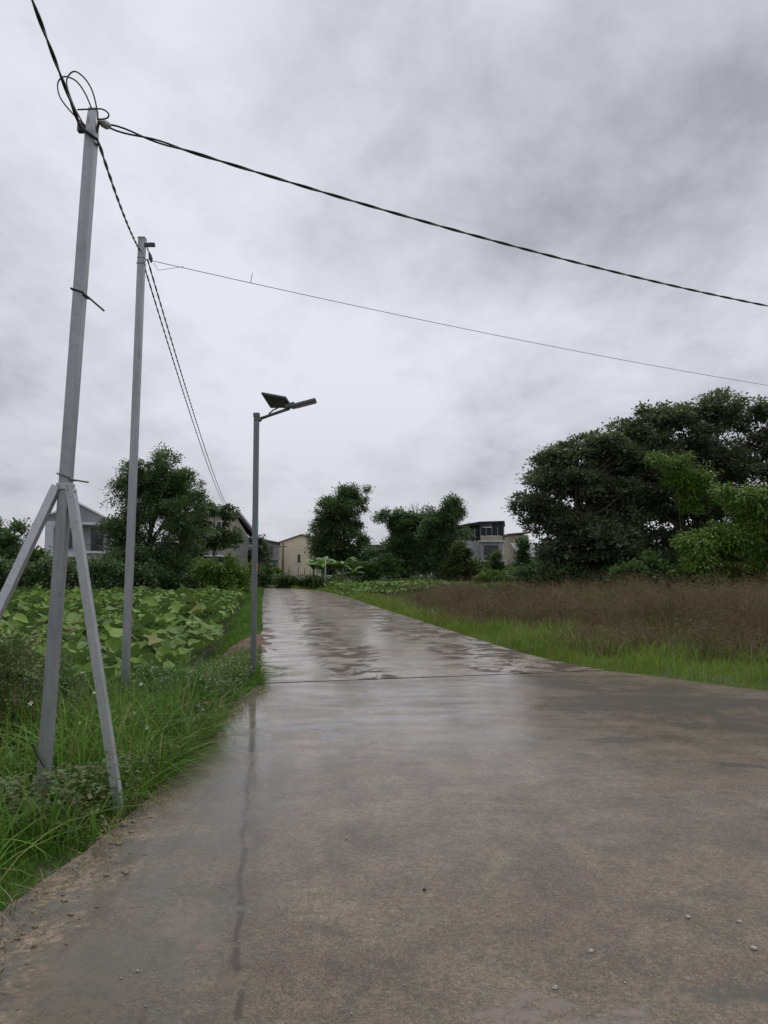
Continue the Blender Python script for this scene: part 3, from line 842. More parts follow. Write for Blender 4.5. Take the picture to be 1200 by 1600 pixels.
def treeline():
    rng = np.random.default_rng(77)
    n = 5200; x = rng.uniform(-150, 150, n); y = 120 + rng.normal(0, 5, n)
    top = 3.6 + 1.0 * np.sin(x * .11) + .9 * np.sin(x * .37 + 1) + .6 * np.sin(x * .9)
    C = np.stack([x, y, top * rng.random(n) ** .6], -1)
    k = np.repeat(np.arange(n), 8); P = C[k] + rng.normal(size=(len(k), 3)) * .8; P[:, 2] = np.maximum(P[:, 2], 0)
    V, F = leaf_quads(P, rng.normal(size=P.shape), .7 * rng.uniform(.6, 1.4, len(P)), .4, rng)
    tag(link('far_treeline', mesh_np('far_treeline', V, F, M['leaf_dark'])), 'low far-off band of trees behind the buildings', 'trees', kind='stuff')


treeline()


# ------------------------------------------------------------------ grass
def blades(P, H, W, seed, lean=.5, seg=3, dirbias=None):
    """tapering arched blades; P base points (n,3)"""
    rng = np.random.default_rng(seed); n = len(P)
    a = rng.uniform(0, 2 * np.pi, n)
    d = np.stack([np.cos(a), np.sin(a)], -1)
    if dirbias is not None: d = d + np.asarray(dirbias)
    d = d / np.maximum(np.linalg.norm(d, axis=1, keepdims=True), 1e-6)
    s = np.stack([-d[:, 1], d[:, 0]], -1); tw = rng.normal(0, .5, n)[:, None]
    s = s * np.cos(tw) + d * np.sin(tw)
    bend = np.abs(rng.normal(0, 1, n)) * lean + .08
    rows = []
    for i in range(seg + 1):
        t = i / seg
        fx = bend * H * t ** 1.7; fz = H * t * (1 - .32 * np.minimum(bend, 1.6) * t ** 1.4)
        c = P + np.stack([d[:, 0] * fx, d[:, 1] * fx, fz], -1)
        w = (W * (1 - t ** 2) * (.75 if i == 0 else 1))[:, None] * .5
        if i < seg:
            rows += [c + np.pad(s * w, ((0, 0), (0, 1))), c - np.pad(s * w, ((0, 0), (0, 1)))]
        else: rows.append(c)
    k = 2 * seg + 1; V = np.stack(rows, 1).reshape(-1, 3); b = np.arange(n)[:, None] * k
    T = []
    for i in range(seg - 1): T += [(2 * i, 2 * i + 1, 2 * i + 3), (2 * i, 2 * i + 3, 2 * i + 2)]
    T.append((2 * seg - 2, 2 * seg - 1, 2 * seg))
    F = (b[:, None, :] + np.array(T)[None]).reshape(-1, 3)
    return V, F


def clumpy(x, y, f, seed):
    r = np.random.default_rng(seed).uniform(0, 6.28, 6)
    return .5 + .25 * (np.sin(x * f + r[0] + 1.3 * np.sin(y * f * .7 + r[1])) + np.sin(y * f * 1.2 + r[2] + 1.4 * np.sin(x * f * .8 + r[3])))


def seed_points(n, x0, x1, y0, y1, rng, ok):
    x = rng.uniform(x0, x1, n); y = rng.uniform(y0, y1, n); m = ok(x, y); return x[m], y[m]


def grass_obj(name, label, parts, mat):
    Vs, Fs, o = [], [], 0
    for V, F in parts: Vs.append(V); Fs.append(F + o); o += len(V)
    return tag(link(name, mesh_np(name, np.concatenate(Vs), np.concatenate(Fs), M[mat])), label, 'grass', kind='stuff')


rng = np.random.default_rng(1)


def off(x, y, lo=0.0): return ~on_road(x, y) & (road_dist(x, y) >= lo)


# near left bank: short lush turf, then long arching blades
x, y = seed_points(120000, -5.6, -1.5, 1.6, 14, rng, lambda x, y: off(x, y) & ~inside(POND, x, y) & (x < -.168 * y + .4) & (x > -.6 * y - .6))
h = np.where(y < 5, .17, .22) * (.55 + .9 * clumpy(x, y, 2.4, 3)) * rng.uniform(.55, 1.3, len(x)) * (.45 + .55 * np.clip(road_dist(x, y) / .25, 0, 1))
foot = np.minimum(np.hypot(x + 2.3, y - 4.75), np.hypot(x + 1.74, y - 4.7)); h = h * np.clip(foot / .40, .45, 1)
P1 = blades(np.stack([x, y, gz(x, y) - .02], -1), h, rng.uniform(.005, .0095, len(x)), 5, .6, 2)
grass_obj('turf_grass', 'short lush grass covering the left road bank', [P1], 'grass_lush')
x, y = seed_points(20000, -5.2, -1.5, 3.6, 11.2, rng, lambda x, y: off(x, y, .02) & ~inside(POND, x, y) & (x < -.168 * y + .4) & (x > -.58 * y - .4) & (clumpy(x, y, 3.1, 8) + .25 * rng.random(len(x)) > .48))
h = rng.uniform(.22, .70, len(x)) * (.6 + .5 * np.clip(road_dist(x, y) / .5, 0, 1)) * np.where((y > 5.3) & (y < 8.2), 1.0, .85)
foot = np.minimum(np.hypot(x + 2.3, y - 4.75), np.hypot(x + 1.74, y - 4.7)); h = h * np.clip(foot / .45, .35, 1)
P2 = blades(np.stack([x, y, gz(x, y) - .02], -1), h, rng.uniform(.009, .019, len(x)), 6, .8, 4)
grass_obj('long_grass', 'long arching grass blades round the feet of the poles', [P2], 'grass_long')
x, y = seed_points(6000, -5.4, -1.6, 3.2, 13, rng, lambda x, y: off(x, y, .06) & ~inside(POND, x, y) & (x < -.168 * y + .4) & (x > -.58 * y - .4) & (y > 4.3) & (clumpy(x, y, 2.2, 44) > .38))
n = len(x); k = np.repeat(np.arange(n), 12)
P = np.stack([x[k], y[k], gz(x, y)[k]], -1) + np.concatenate([rng.normal(0, .05, (n * 12, 2)), (rng.uniform(.03, .30, n * 12) * (.5 + clumpy(x, y, 1.7, 45)[k]))[:, None]], 1)
V, F = leaf_quads(P, np.concatenate([rng.normal(size=(n * 12, 2)), rng.uniform(-.2, .5, (n * 12, 1))], 1), rng.uniform(.02, .055, n * 12), .36, rng)
tag(link('bank_foliage', mesh_np('bank_foliage', V, F, M['leaf_weed'])), 'small broad-leaved weeds growing through the bank grass', 'weeds', kind='stuff')
# bank between the far road and the lotus
x, y = seed_points(150000, -9.6, -1.8, 9, 56, rng, lambda x, y: off(x, y) & ~inside(POND, x, y) & (x < -.15 * y) & (road_dist(x, y) < 2.6) & ~((road_dist(x, y) < .75) & (y > 12.0) & (y < 17.4) & (clumpy(x, y, 2.2, 4) < .62)))
h = .22 * rng.uniform(.5, 1.5, len(x)) * (.6 + .7 * clumpy(x, y, 1.6, 12)) * (.5 + .5 * np.clip(road_dist(x, y) / .4, 0, 1))
h = h * np.clip(np.hypot(x + 1.78, y - 9.85) / .6, .3, 1)
P3 = blades(np.stack([x, y, gz(x, y) - .02], -1), h, rng.uniform(.007, .013, len(x)) * (1 + y / 60), 7, .55, 2)
grass_obj('bank_grass', 'green grass strip between the road and the lotus field', [P3], 'grass_lush')


# right verge: narrow far off, wide where the roads meet
def right_side(x, y): return (x > -.168 * y - 0.0 + 2.2)


def verge_w(x, y): return .65 + .44 * np.clip(x - 1.6, 0, 5.2) + .9 * (clumpy(x, y, .7, 2) - .5) + .5 * (clumpy(x, y, 2.1, 4) - .5)


x, y = seed_points(620000, -8, 14, 7.2, 58, rng, lambda x, y: off(x, y, .0) & right_side(x, y) & (road_dist(x, y) < verge_w(x, y) + .5) & (x < .62 * y + 1.5))
keep = rng.random(len(x)) < np.clip(1.15 - y / 75, .25, 1); x, y = x[keep], y[keep]
h = .23 * rng.uniform(.4, 1.5, len(x)) * (.35 + .75 * clumpy(x, y, 2.0, 22) + .65 * clumpy(x, y, 5.1, 23) ** 2) * (.4 + .6 * np.clip(road_dist(x, y) / .3, 0, 1))
P4 = blades(np.stack([x, y, gz(x, y) - .02], -1), h, rng.uniform(.006, .011, len(x)) * (1 + y / 50), 9, .5, 2)
grass_obj('verge_grass', 'bright green grass verge along the right road edge', [P4], 'grass_verge')


# reddish-brown weed field behind the verge
def sprays(P, H, seed, nb=6, w=.005, lean0=None):
    """upright stems with fine side branches: loose panicles"""
    rng = np.random.default_rng(seed); n = len(P)
    lean = rng.normal(0, .14, (n, 2)) * H[:, None]
    if lean0 is not None: lean = lean + lean0
    T = P + np.concatenate([lean, H[:, None]], 1)
    a = rng.uniform(0, np.pi, n); s = np.stack([np.cos(a), np.sin(a), np.zeros(n)], -1) * w * (1 + P[:, 1:2] / 40)
    V = [np.stack([P - s, P + s, T], 1)]
    for b in range(nb):
        t = rng.uniform(.35, .97, n)[:, None]; B = P + (T - P) * t
        d = unit(np.concatenate([rng.normal(size=(n, 2)), rng.uniform(.1, 1.1, (n, 1))], 1)) * (H * rng.uniform(.10, .26, n))[:, None]
        s2 = np.cross(d, rng.normal(size=(n, 3))); s2 = unit(s2) * w * .9 * (1 + P[:, 1:2] / 40)
        V.append(np.stack([B - s2 * .3, B + d * .6 + s2, B + d], 1))
    V = np.concatenate(V, 0).reshape(-1, 3); return V, np.arange(len(V)).reshape(-1, 3)


WEEDS = lambda x, y: off(x, y, .5) & right_side(x, y) & (road_dist(x, y) > verge_w(x, y)) & (x < .62 * y + 1.5) & (y > 10) & (y < 35 + 10 * (x < 4)) & (x > -1.2 - .16 * (y - 38))
def tufts(n, per, seed, r_rng, h_rng, dens):
    """rounded tufts: stems tallest in the middle and splayed at the rim"""
    rg = np.random.default_rng(seed); cx, cy = seed_points(n, -3, 24, 9.5, 47, rg, lambda x, y: WEEDS(x, y) & (dens(x, y) > rg.random(len(x))))
    r = rg.uniform(*r_rng, len(cx)); hh = rg.uniform(*h_rng, len(cx)) * np.where(cx < 6, np.clip(.45 + .11 * cx, .42, 1.1), 1.15)
    hh = hh * (.45 + .85 * clumpy(cx, cy, .8, 66)) * (.5 + .5 * np.clip((road_dist(cx, cy) - verge_w(cx, cy)) / 2.0, 0, 1))
    k = np.repeat(np.arange(len(cx)), per); a = rg.uniform(0, 2 * np.pi, len(k)); q = np.sqrt(rg.random(len(k)))
    x = cx[k] + r[k] * q * np.cos(a); y = cy[k] + r[k] * q * np.sin(a)
    h = hh[k] * (1 - .55 * q ** 2) * rg.uniform(.6, 1.15, len(k))
    lean = np.stack([np.cos(a), np.sin(a)], -1) * (q * .35 * h)[:, None]
    return np.stack([x, y, gz(x, y)], -1), h, lean


brown_d = lambda x, y: np.clip(1.7 * clumpy(x, y, .42, 31) - .05, .25, 1)
P, h, lean = tufts(5200, 34, 61, (.22, .75), (.5, 1.35), brown_d)
V, F = sprays(P, h, 41, nb=7, w=.0065, lean0=lean)
tag(link('brown_weeds', mesh_np('brown_weeds', V, F, M['weed_brown'])), 'reddish-brown seeding weeds filling the field right of the road', 'weeds', kind='stuff')
P, h, lean = tufts(2300, 28, 62, (.2, .7), (.4, 1.05), lambda x, y: np.clip(1.5 - 1.7 * clumpy(x, y, .42, 31), .15, 1))
V, F = sprays(P, h, 42, nb=6, w=.008, lean0=lean)
tag(link('olive_weeds', mesh_np('olive_weeds', V, F, M['weed_olive'])), 'olive green weed tufts between the brown weeds', 'weeds', kind='stuff')
x, y = seed_points(60000, -3, 24, 9, 47, rng, WEEDS)
h = rng.uniform(.12, .42, len(x)) * (.4 + .9 * clumpy(x, y, 1.1, 35))
V, F = blades(np.stack([x, y, gz(x, y)], -1), h, rng.uniform(.010, .02, len(x)) * (1 + y / 60), 43, .6, 2)
tag(link('field_grass', mesh_np('field_grass', V, F, M['weed_olive'])), 'low dull grass under the brown weeds', 'grass', kind='stuff')
# tall grass fringe where the verge meets the weeds
x, y = seed_points(90000, -6, 14, 7.6, 48, rng, lambda x, y: off(x, y, .15) & right_side(x, y) & (np.abs(road_dist(x, y) - verge_w(x, y) - .1) < .25 + .7 * clumpy(x, y, 1.6, 71)) & (x < .62 * y + 1.5) & (clumpy(x, y, 3.3, 72) + .4 * rng.random(len(x)) > .62))
h = rng.uniform(.25, .62, len(x))
V, F = blades(np.stack([x, y, gz(x, y) - .02], -1), h, rng.uniform(.007, .014, len(x)) * (1 + y / 50), 44, .7, 3)
tag(link('fringe_grass', mesh_np('fringe_grass', V, F, M['grass_verge'])), 'taller uneven grass between the mown verge and the brown weeds', 'grass', kind='stuff')

# green marsh plants behind the weeds
x, y = seed_points(9000, -3.8, 22, 40, 60, rng, lambda x, y: off(x, y, .8) & right_side(x, y) & (x > -.17 * (y) + 3.2) & ((y > 45) | (x < 3)))
n = len(x); k = np.repeat(np.arange(n), 9)
P = np.stack([x[k], y[k], gz(x, y)[k]], -1) + np.concatenate([rng.normal(0, .16, (n * 9, 2)), rng.uniform(.1, .62, (n * 9, 1)) * (.55 + .7 * clumpy(x, y, .8, 51))[k][:, None]], 1)
V, F = leaf_quads(P, np.concatenate([rng.normal(size=(n * 9, 2)), rng.uniform(-.3, .6, (n * 9, 1))], 1), rng.uniform(.12, .3, n * 9), .4, rng)
tag(link('marsh_foliage', mesh_np('marsh_foliage', V, F, M['leaf_lime'])), 'bright green marsh plants beyond the brown weeds', 'plants', kind='stuff')


# ------------------------------------------------------------------ lotus field
def flat_uv(me, xy):
    """leaf-plane coordinates as UVs, for the veins"""
    xy = np.asarray(xy, np.float32); ly = me.uv_layers.new(name='leaf_plane'); idx = np.zeros(len(me.loops), np.int32); me.loops.foreach_get('vertex_index', idx)
    ly.data.foreach_set('uv', xy[idx].ravel())


def lotus_mesh(seed, segs=18, rings=4, stalk=True):
    rg = random.Random(seed); v, f = [], []
    ph = [rg.uniform(0, 6.28) for _ in range(4)]; cup = rg.uniform(.10, .50); wav = rg.uniform(.05, .15); fold = rg.choice((0, 0, .25, -.35, -.5))
    v.append((0, 0, 0))
    for r in range(1, rings + 1):
        t = r / rings
        for s in range(segs):
            a = 2 * math.pi * s / segs
            rad = t * (.5 + .03 * math.sin(3 * a + ph[0]) + .02 * math.sin(7 * a + ph[1]))
            z = cup * t ** 1.3 * .6 - fold * abs(rad * math.cos(a - ph[0])) + wav * t ** 2.4 * (math.sin(2 * a + ph[2]) + .6 * math.sin(5 * a + ph[3]) + .35 * math.sin(9 * a + ph[1]))
            v.append((rad * math.cos(a), rad * math.sin(a), z))
    for s in range(segs): f.append((0, 1 + s, 1 + (s + 1) % segs))
    for r in range(rings - 1):
        for s in range(segs):
            a, b = 1 + r * segs + s, 1 + r * segs + (s + 1) % segs
            f.append((a, a + segs, b + segs, b))
    if stalk:
        m = MB(); m.tube([(0, 0, -.004), (.02, .01, -.35), (.03, -.02, -.9)], [.012, .013, .014], 4, cap=False)
        n = len(v); v += m.v; f += [tuple(n + i for i in q) for q in m.f]
    me = bpy.data.meshes.new('lotus_leaf'); me.from_pydata(v, [], f); me.update(); me.materials.append(M['lotus']); flat_uv(me, [(q[0], q[1]) for q in v])
    me.polygons.foreach_set('use_smooth', [True] * len(me.polygons))
    return me


def lotus_field():
    rg = np.random.default_rng(8)
    t = empty('lotus_field', (-10, 20, -.5))
    tag(t, 'dense field of broad cupped green lotus leaves left of the road', 'lotus field')
    pts = []
    x = rg.uniform(-28, -2.6, 45000); y = rg.uniform(8.8, 41.5, 45000)
    m = inside(POND, x, y) & (x > -.60 * y - 2); x, y = x[m], y[m]
    cell = {}
    for a, b in zip(x, y):                      # keep leaves roughly .36 m apart
        key = (int(a / .25), int(b / .25))
        if any((a - c) ** 2 + (b - d) ** 2 < .034 for i in (-1, 0, 1) for j in (-1, 0, 1) for c, d in cell.get((key[0] + i, key[1] + j), ())): continue
        cell.setdefault(key, []).append((a, b)); pts.append((a, b))
    pts.sort(key=lambda p: p[1] + .25 * abs(p[0] + .33 * p[1]))
    meshes = [lotus_mesh(i) for i in range(12)]
    far = [lotus_mesh(100 + i, 11, 3, False) for i in range(8)] + [lotus_mesh(200 + i, 8, 2, False) for i in range(8)]
    fv = [(np.array([v.co[:] for v in me.vertices]), [tuple(p.vertices) for p in me.polygons]) for me in far]
    V, F3, o, UVS = [], [], 0, []
    for i, (a, b) in enumerate(pts):
        zz = -.02 + .13 * math.sin(a * 1.1 + b * .5) * math.cos(b * .7) + rg.normal(0, .13) + (.05 if b > 20 else 0)
        zz = max(zz, -.36); sz = rg.uniform(.22, .44); rx, ry, rz = max(-.75, min(.75, rg.normal(0, .30))), max(-.75, min(.75, rg.normal(0, .30))), rg.uniform(0, 6.28)
        if i < 300:
            lf = link('leaf', meshes[i % 12], t); lf.location = (a + 10, b - 20, zz + .5); lf.rotation_euler = (rx, ry, rz); lf.scale = (sz,) * 3
        else:
            vv, ff = fv[i % 8 + (8 if b > 22 else 0)]
            c, s = math.cos(rz), math.sin(rz); q = vv * sz
            q = np.stack([q[:, 0] * c - q[:, 1] * s, q[:, 0] * s + q[:, 1] * c, q[:, 2]], -1)
            q[:, 2] += q[:, 0] * math.tan(ry) * .9 + q[:, 1] * math.tan(rx) * .9
            V.append(q + np.array([a + 10, b - 20, zz + .5])); UVS.append(vv[:, :2])
            for p in ff:
                F3.append((p[0] + o, p[1] + o, p[2] + o))
                if len(p) == 4: F3.append((p[0] + o, p[2] + o, p[3] + o))
            o += len(vv)
    me = mesh_np('leaf_mass', np.concatenate(V), np.array(F3), M['lotus'], True)
    flat_uv(me, np.concatenate(UVS)); lm = link('leaf_mass', me, t); lm['kind'] = 'stuff'


lotus_field()


# ------------------------------------------------------------------ weeds near the poles, taro leaves, flowers
def weed_bush(label, x, y, h, lobes, n, per, leaf, mat, seed):
    t = empty('weed_bush', (x, y, float(gz(x, y)))); tag(t, label, 'weed', 'scrubby weeds on the left bank')
    me, C = crown_mesh('foliage', lobes, n, per, .13, leaf, M[mat], seed, flat=.8, shell=.2, width=.3)
    link('foliage', me, t); m = MB(); rg = random.Random(seed)
    for i in range(26):
        c = C[rg.randrange(len(C))]; bx, by = rg.uniform(-.2, .2), rg.uniform(-.2, .2)
        m.tube([(bx, by, -.05), (bx * .5 + c[0] * .5, by * .5 + c[1] * .5, c[2] * .5), tuple(c)], [.006, .005, .002], 4)
    m.build('stems', M['stem_brown'], t)['kind'] = 'stuff'


weed_bush('brownish scrubby weed clump just behind the tripod of the near pole', -3.35, 6.7, .9, [(0, 0, .45, .55, .5, .45), (-.3, .4, .6, .4, .4, .35)], 120, 60, .030, 'leaf_weed', 61)
weed_bush('dark green weed clump between the near and the second pole', -3.55, 7.9, .6, [(0, 0, .3, .45, .4, .3)], 70, 55, .035, 'leaf_mid', 62)
weed_bush('tall thin weed clump at the left picture edge near the lotus', -4.3, 7.8, .9, [(0, 0, .45, .45, .4, .45)], 80, 55, .032, 'leaf_weed', 63)
weed_bush('low dark weed clump on the bank in front of the lamp post', -2.25, 8.3, .45, [(0, 0, .2, .42, .45, .22), (-.5, .5, .2, .35, .35, .2)], 80, 50, .04, 'leaf_mid', 64)
weed_bush('leafy weed clump at the foot of the second pole', -3.6, 9.4, .5, [(0, 0, .22, .45, .4, .24)], 70, 50, .04, 'leaf_mid', 65)


def taro(label, x, y, stalks, seed):
    rg = random.Random(seed); t = empty('taro_plant', (x, y, float(gz(x, y)))); tag(t, label, 'plant', 'taro plants')
    for (dx, dy, h, s, tilt, az) in stalks:
        m = MB(); m.tube([(0, 0, -.05), (dx * .4, dy * .4, h * .6), (dx, dy, h)], [.014, .011, .007], 5); st = m.build('stalk', M['stem_green'], t)
        v = [(0, 0, 0)]; out = [(0, -.28), (.16, -.42), (.30, -.30), (.33, 0), (.24, .34), (0, .68), (-.24, .34), (-.33, 0), (-.30, -.30), (-.16, -.42)]
        for (a, b) in out: v.append((a * s, b * s, -.10 * s * abs(a) * 4 - .14 * s * b * b))
        f = [(0, 1 + i, 1 + (i + 1) % len(out)) for i in range(len(out))]
        me = bpy.data.meshes.new('leaf'); me.from_pydata(v, [], f); me.update(); me.materials.append(M['lotus']); flat_uv(me, [(q[0] * 1.2, q[1] * 1.2) for q in v])
        l = link('leaf', me, t); l.location = (dx, dy, h); l.rotation_euler = (tilt, 0, az)


taro('arrow-leaved taro plant at the left picture edge', -3.72, 6.75, [(0, 0, .62, .34, R(-48), R(20)), (-.25, .2, .52, .30, R(-30), R(100)), (.28, .22, .66, .30, R(-25), R(-70))], 3)
taro('second small taro plant at the edge of the lotus leaves', -3.25, 10.9, [(0, 0, .55, .42, R(-40), R(-20)), (.3, .1, .45, .36, R(-30), R(200))], 4)


def flowers():
    rg = random.Random(9)
    me = bpy.data.meshes.new('flower'); v = [(0, 0, 0)]; f = []
    for i in range(6):
        a = i * math.pi / 3
        v += [(.012 * math.cos(a - .35), .012 * math.sin(a - .35), .004), (.022 * math.cos(a), .022 * math.sin(a), .008), (.012 * math.cos(a + .35), .012 * math.sin(a + .35), .004)]
        n = 1 + i * 3; f.append((0, n, n + 1, n + 2))
    stem = MB().tube([(0, 0, 0), (.01, 0, -.25), (0, .01, -.55)], .003, 4); n = len(v)
    me.from_pydata(v, [], f); me.update(); me.materials.append(M['petal_white'])
    sm = bpy.data.meshes.new('stem'); sm.from_pydata(stem.v, [], stem.f); sm.update(); sm.materials.append(M['stem_green'])
    where = ['left of the right brace, mid-height', 'right of the right brace, just beside it', 'high up between the tripod legs', 'just above the others behind the right brace', 'lowest of all, near the slab edge', 'low between the shaft and the right brace', 'left of the near pole shaft', 'close to the near pole shaft on its right']
    for i, (x, y, z) in enumerate([(-2.62, 6.6, .42), (-2.15, 6.3, .30), (-2.9, 7.0, .55), (-2.3, 6.9, .45), (-1.98, 6.1, .22), (-2.45, 5.9, .30), (-3.6, 6.3, .45), (-3.0, 6.2, .40)]):
        t = empty('wildflower', (x, y, z)); tag(t, 'tiny white wildflower ' + where[i], 'flower', 'tiny white wildflowers on the left bank')
        a = link('bloom', me, t); a.rotation_euler = (R(50) + rg.uniform(-.4, .4), rg.uniform(-.4, .4), 0); s = rg.uniform(.8, 1.3); a.scale = (s, s, s)
        link('stem', sm, t)


flowers()


# ------------------------------------------------------------------ banana plants and fence at the bend
def banana(label, x, y, h, nl, seed, ll):
    rg = random.Random(seed); t = empty('banana_plant', (x, y, float(gz(x, y)))); tag(t, label, 'banana plant', 'banana plants at the road bend')
    MB().tube([(0, 0, -.1), (.03, 0, h * .4), (.0, .02, h * .72)], [.11, .09, .05], 8).build('stem', M['stem_green'], t, smooth=True)
    for i in range(nl):
        az = 2 * math.pi * i / nl + rg.uniform(-.4, .4); el = rg.uniform(.75, 1.45); L = ll * rg.uniform(.8, 1.15); w = .14 * L
        v, f = [], []; n = 8; p = Vector((0, 0, h * .68)); e = el
        for k in range(n + 1):
            u = k / n; ww = w * math.sin(math.pi * min(1, u * .93 + .06)) ** .7
            d = Vector((math.cos(az) * math.cos(e), math.sin(az) * math.cos(e), math.sin(e))); s = Vector((-math.sin(az), math.cos(az), 0))
            jag = rg.uniform(.8, 1.1)
            v += [tuple(p + s * ww * jag - Vector((0, 0, ww * .35))), tuple(p), tuple(p - s * ww * jag - Vector((0, 0, ww * .35)))]
            p = p + d * L / n; e -= rg.uniform(.12, .30)
        for k in range(n):
            a = k * 3; f += [(a, a + 1, a + 4, a + 3), (a + 1, a + 2, a + 5, a + 4)]
        me = bpy.data.meshes.new('leaf'); me.from_pydata(v, [], f); me.update(); me.materials.append(M['leaf_banana'])
        link('leaf', me, t)


banana('leftmost banana plant, in front of the tan gabled building', -5.35, 54.6, 2.2, 9, 1, 1.5)
banana('middle banana plant below the lone dark tree', -4.6, 53.6, 2.3, 9, 2, 1.5)
banana('banana plant with one upright leaf, right of the thin post', -3.1, 53.2, 2.4, 10, 3, 1.6)
banana('small banana plant at the right end of the bend hedge', -2.3, 54.5, 1.6, 8, 4, 1.1)


def stake_fence():
    t = empty('stake_fence', (-6.4, 57.6, float(gz(-6.4, 57.6)))); tag(t, 'dark fence of uneven wooden stakes at the road bend', 'fence'); rg = random.Random(4)
    for i in range(15):
        x = -1.9 + i * .27 + rg.uniform(-.06, .06); h = rg.uniform(.9, 1.9)
        MB().tube([(x, -.5 * x * .5, -.1), (x + rg.uniform(-.08, .08), -.25 * x, h)], [.035, .025], 5).build('stake', M['wood_grey'], t)
    for z in (.45, .95): MB().tube([(-2.0, .5, z), (0, 0, z + .04), (2.0, -.5, z - .03)], .02, 5).build('rail', M['wood_grey'], t)


stake_fence()
w = empty('garden_wall', (-4.9, 59.4, 0)); tag(w, 'short whitewashed wall piece behind the banana plants', 'wall')
MB().span((-.55, -.09, -.1), (.55, .09, .85)).build('wall_body', M['wall_white'], w); MB().span((-.6, -.13, .85), (.6, .13, .93)).build('coping', M['trim_white'], w)
p = empty('thin_post', (-4.16, 51.0, -.1)); tag(p, 'thin pale lamp post on the right verge before the banana plants', 'post')
MB().tube([(0, 0, -.1), (0, 0, 2.2)], [.05, .04], 8).build('shaft', M['post_grey'], p, smooth=True)
MB().tube([(0, 0, 2.15), (-.2, 0, 2.3), (-.4, 0, 2.32)], .03, 6).build('arm', M['post_grey'], p); MB().span((-.62, -.06, 2.28), (-.36, .06, 2.35)).build('lamp_head', M['trim_white'], p)
p = empty('wooden_post', (-11.55, 82, -.1)); tag(p, 'brown wooden pole in front of the tan gabled building', 'pole')
MB().tube([(0, 0, -.1), (.03, 0, 4.6)], [.13, .10], 8).build('shaft', M['post_brown'], p, smooth=True); MB().span((-.5, -.05, 4.0), (.5, .05, 4.1)).build('crossbar', M['post_brown'], p)


# ------------------------------------------------------------------ buildings
def window(parent, x0, x1, z0, z1, y, frame='trim_white', mull=1, depth=.12, fw=.07, pane='glass'):
    """a window in a wall that faces -y; the frame stands proud, the pane lies back"""
    m = MB()
    m.span((x0, y - .05, z0), (x0 + fw, y + depth, z1)); m.span((x1 - fw, y - .05, z0), (x1, y + depth, z1))
    m.span((x0 + fw, y - .05, z0), (x1 - fw, y + depth, z0 + fw)); m.span((x0 + fw, y - .05, z1 - fw), (x1 - fw, y + depth, z1))
    for i in range(mull):
        c = x0 + (x1 - x0) * (i + 1) / (mull + 1); m.span((c - .025, y - .03, z0 + fw), (c + .025, y + depth, z1 - fw))
    w = empty('window', (0, 0, 0)); w.parent = parent
    m.build('frame', M[frame], w)
    MB().span((x0 + fw, y - .012, z0 + fw), (x1 - fw, y + .004, z1 - fw)).build('pane', M[pane], w)
    MB().span((x0 - .06, y - .14, z0 - .08), (x1 + .06, y - .002, z0 - .002)).build('sill', M[frame], w)
    return w


# white house with gable and boxed balcony frame
h1 = empty('white_house', (-25.6, 60, -.1), R(22)); tag(h1, 'white two-storey house with steep gable and white boxed loggia behind the hedge', 'house')
MB().span((-2.6, 0, 0), (2.0, 7, 3.0)).span((-2.6, 1.2, 3.0), (2.0, 7, 5.55)).build('wall', M['wall_white'], h1)
MB().span((2.0, .9, 0), (4.0, 7, 5.75)).build('side_wall', M['wall_white'], h1)
MB().prism([(-2.6, 1.3, 5.55), (2.0, 1.3, 5.55), (2.0, 1.3, 5.95), (-.1, 1.3, 7.05), (-2.6, 1.3, 5.9)], (0, 5.6, 0)).build('gable', M['wall_grey'], h1)
rf = MB(); rf.prism([(-.1, 1.0, 7.08), (2.25, 1.0, 5.86), (2.25, 1.0, 6.0), (-.1, 1.0, 7.24)], (0, 6, 0)); rf.prism([(-.1, 1.0, 7.24), (-2.9, 1.0, 5.95), (-2.9, 1.0, 5.8), (-.1, 1.0, 7.08)], (0, 6, 0))
rf.build('roof', M['trim_white'], h1)
MB().span((1.95, .85, 5.75), (4.1, 7.05, 5.88)).build('parapet', M['trim_white'], h1)
bx = MB(); bx.span((-.1, -.3, 5.25), (2.75, 1.15, 5.45)); bx.span((-.1, -.3, 2.85), (2.75, 1.15, 3.05)); bx.span((2.57, -.3, 3.05), (2.75, .88, 5.25)); bx.span((-.1, -.3, 3.05), (.08, 1.15, 5.25))
bx.build('loggia_frame', M['trim_white'], h1)
rl = MB(); rl.span((.08, -.22, 3.55), (2.57, -.19, 3.59)); rl.span((.08, -.22, 3.3), (2.57, -.19, 3.33)); rl.build('railing', M['frame_dark'], h1)
window(h1, 1.0, 2.0, 3.1, 5.0, 1.12, 'frame_dark', 1); window(h1, -1.9, -.5, 3.4, 5.0, 1.12, 'frame_dark', 1); window(h1, 2.4, 3.4, 1.0, 2.4, .84, 'trim_white', 1); window(h1, -2.0, -.6, .9, 2.4, -.06, 'trim_white', 1)
MB().span((-3.4, -.8, 2.55), (-.15, -.005, 2.68)).build('canopy', M['trim_white'], h1)

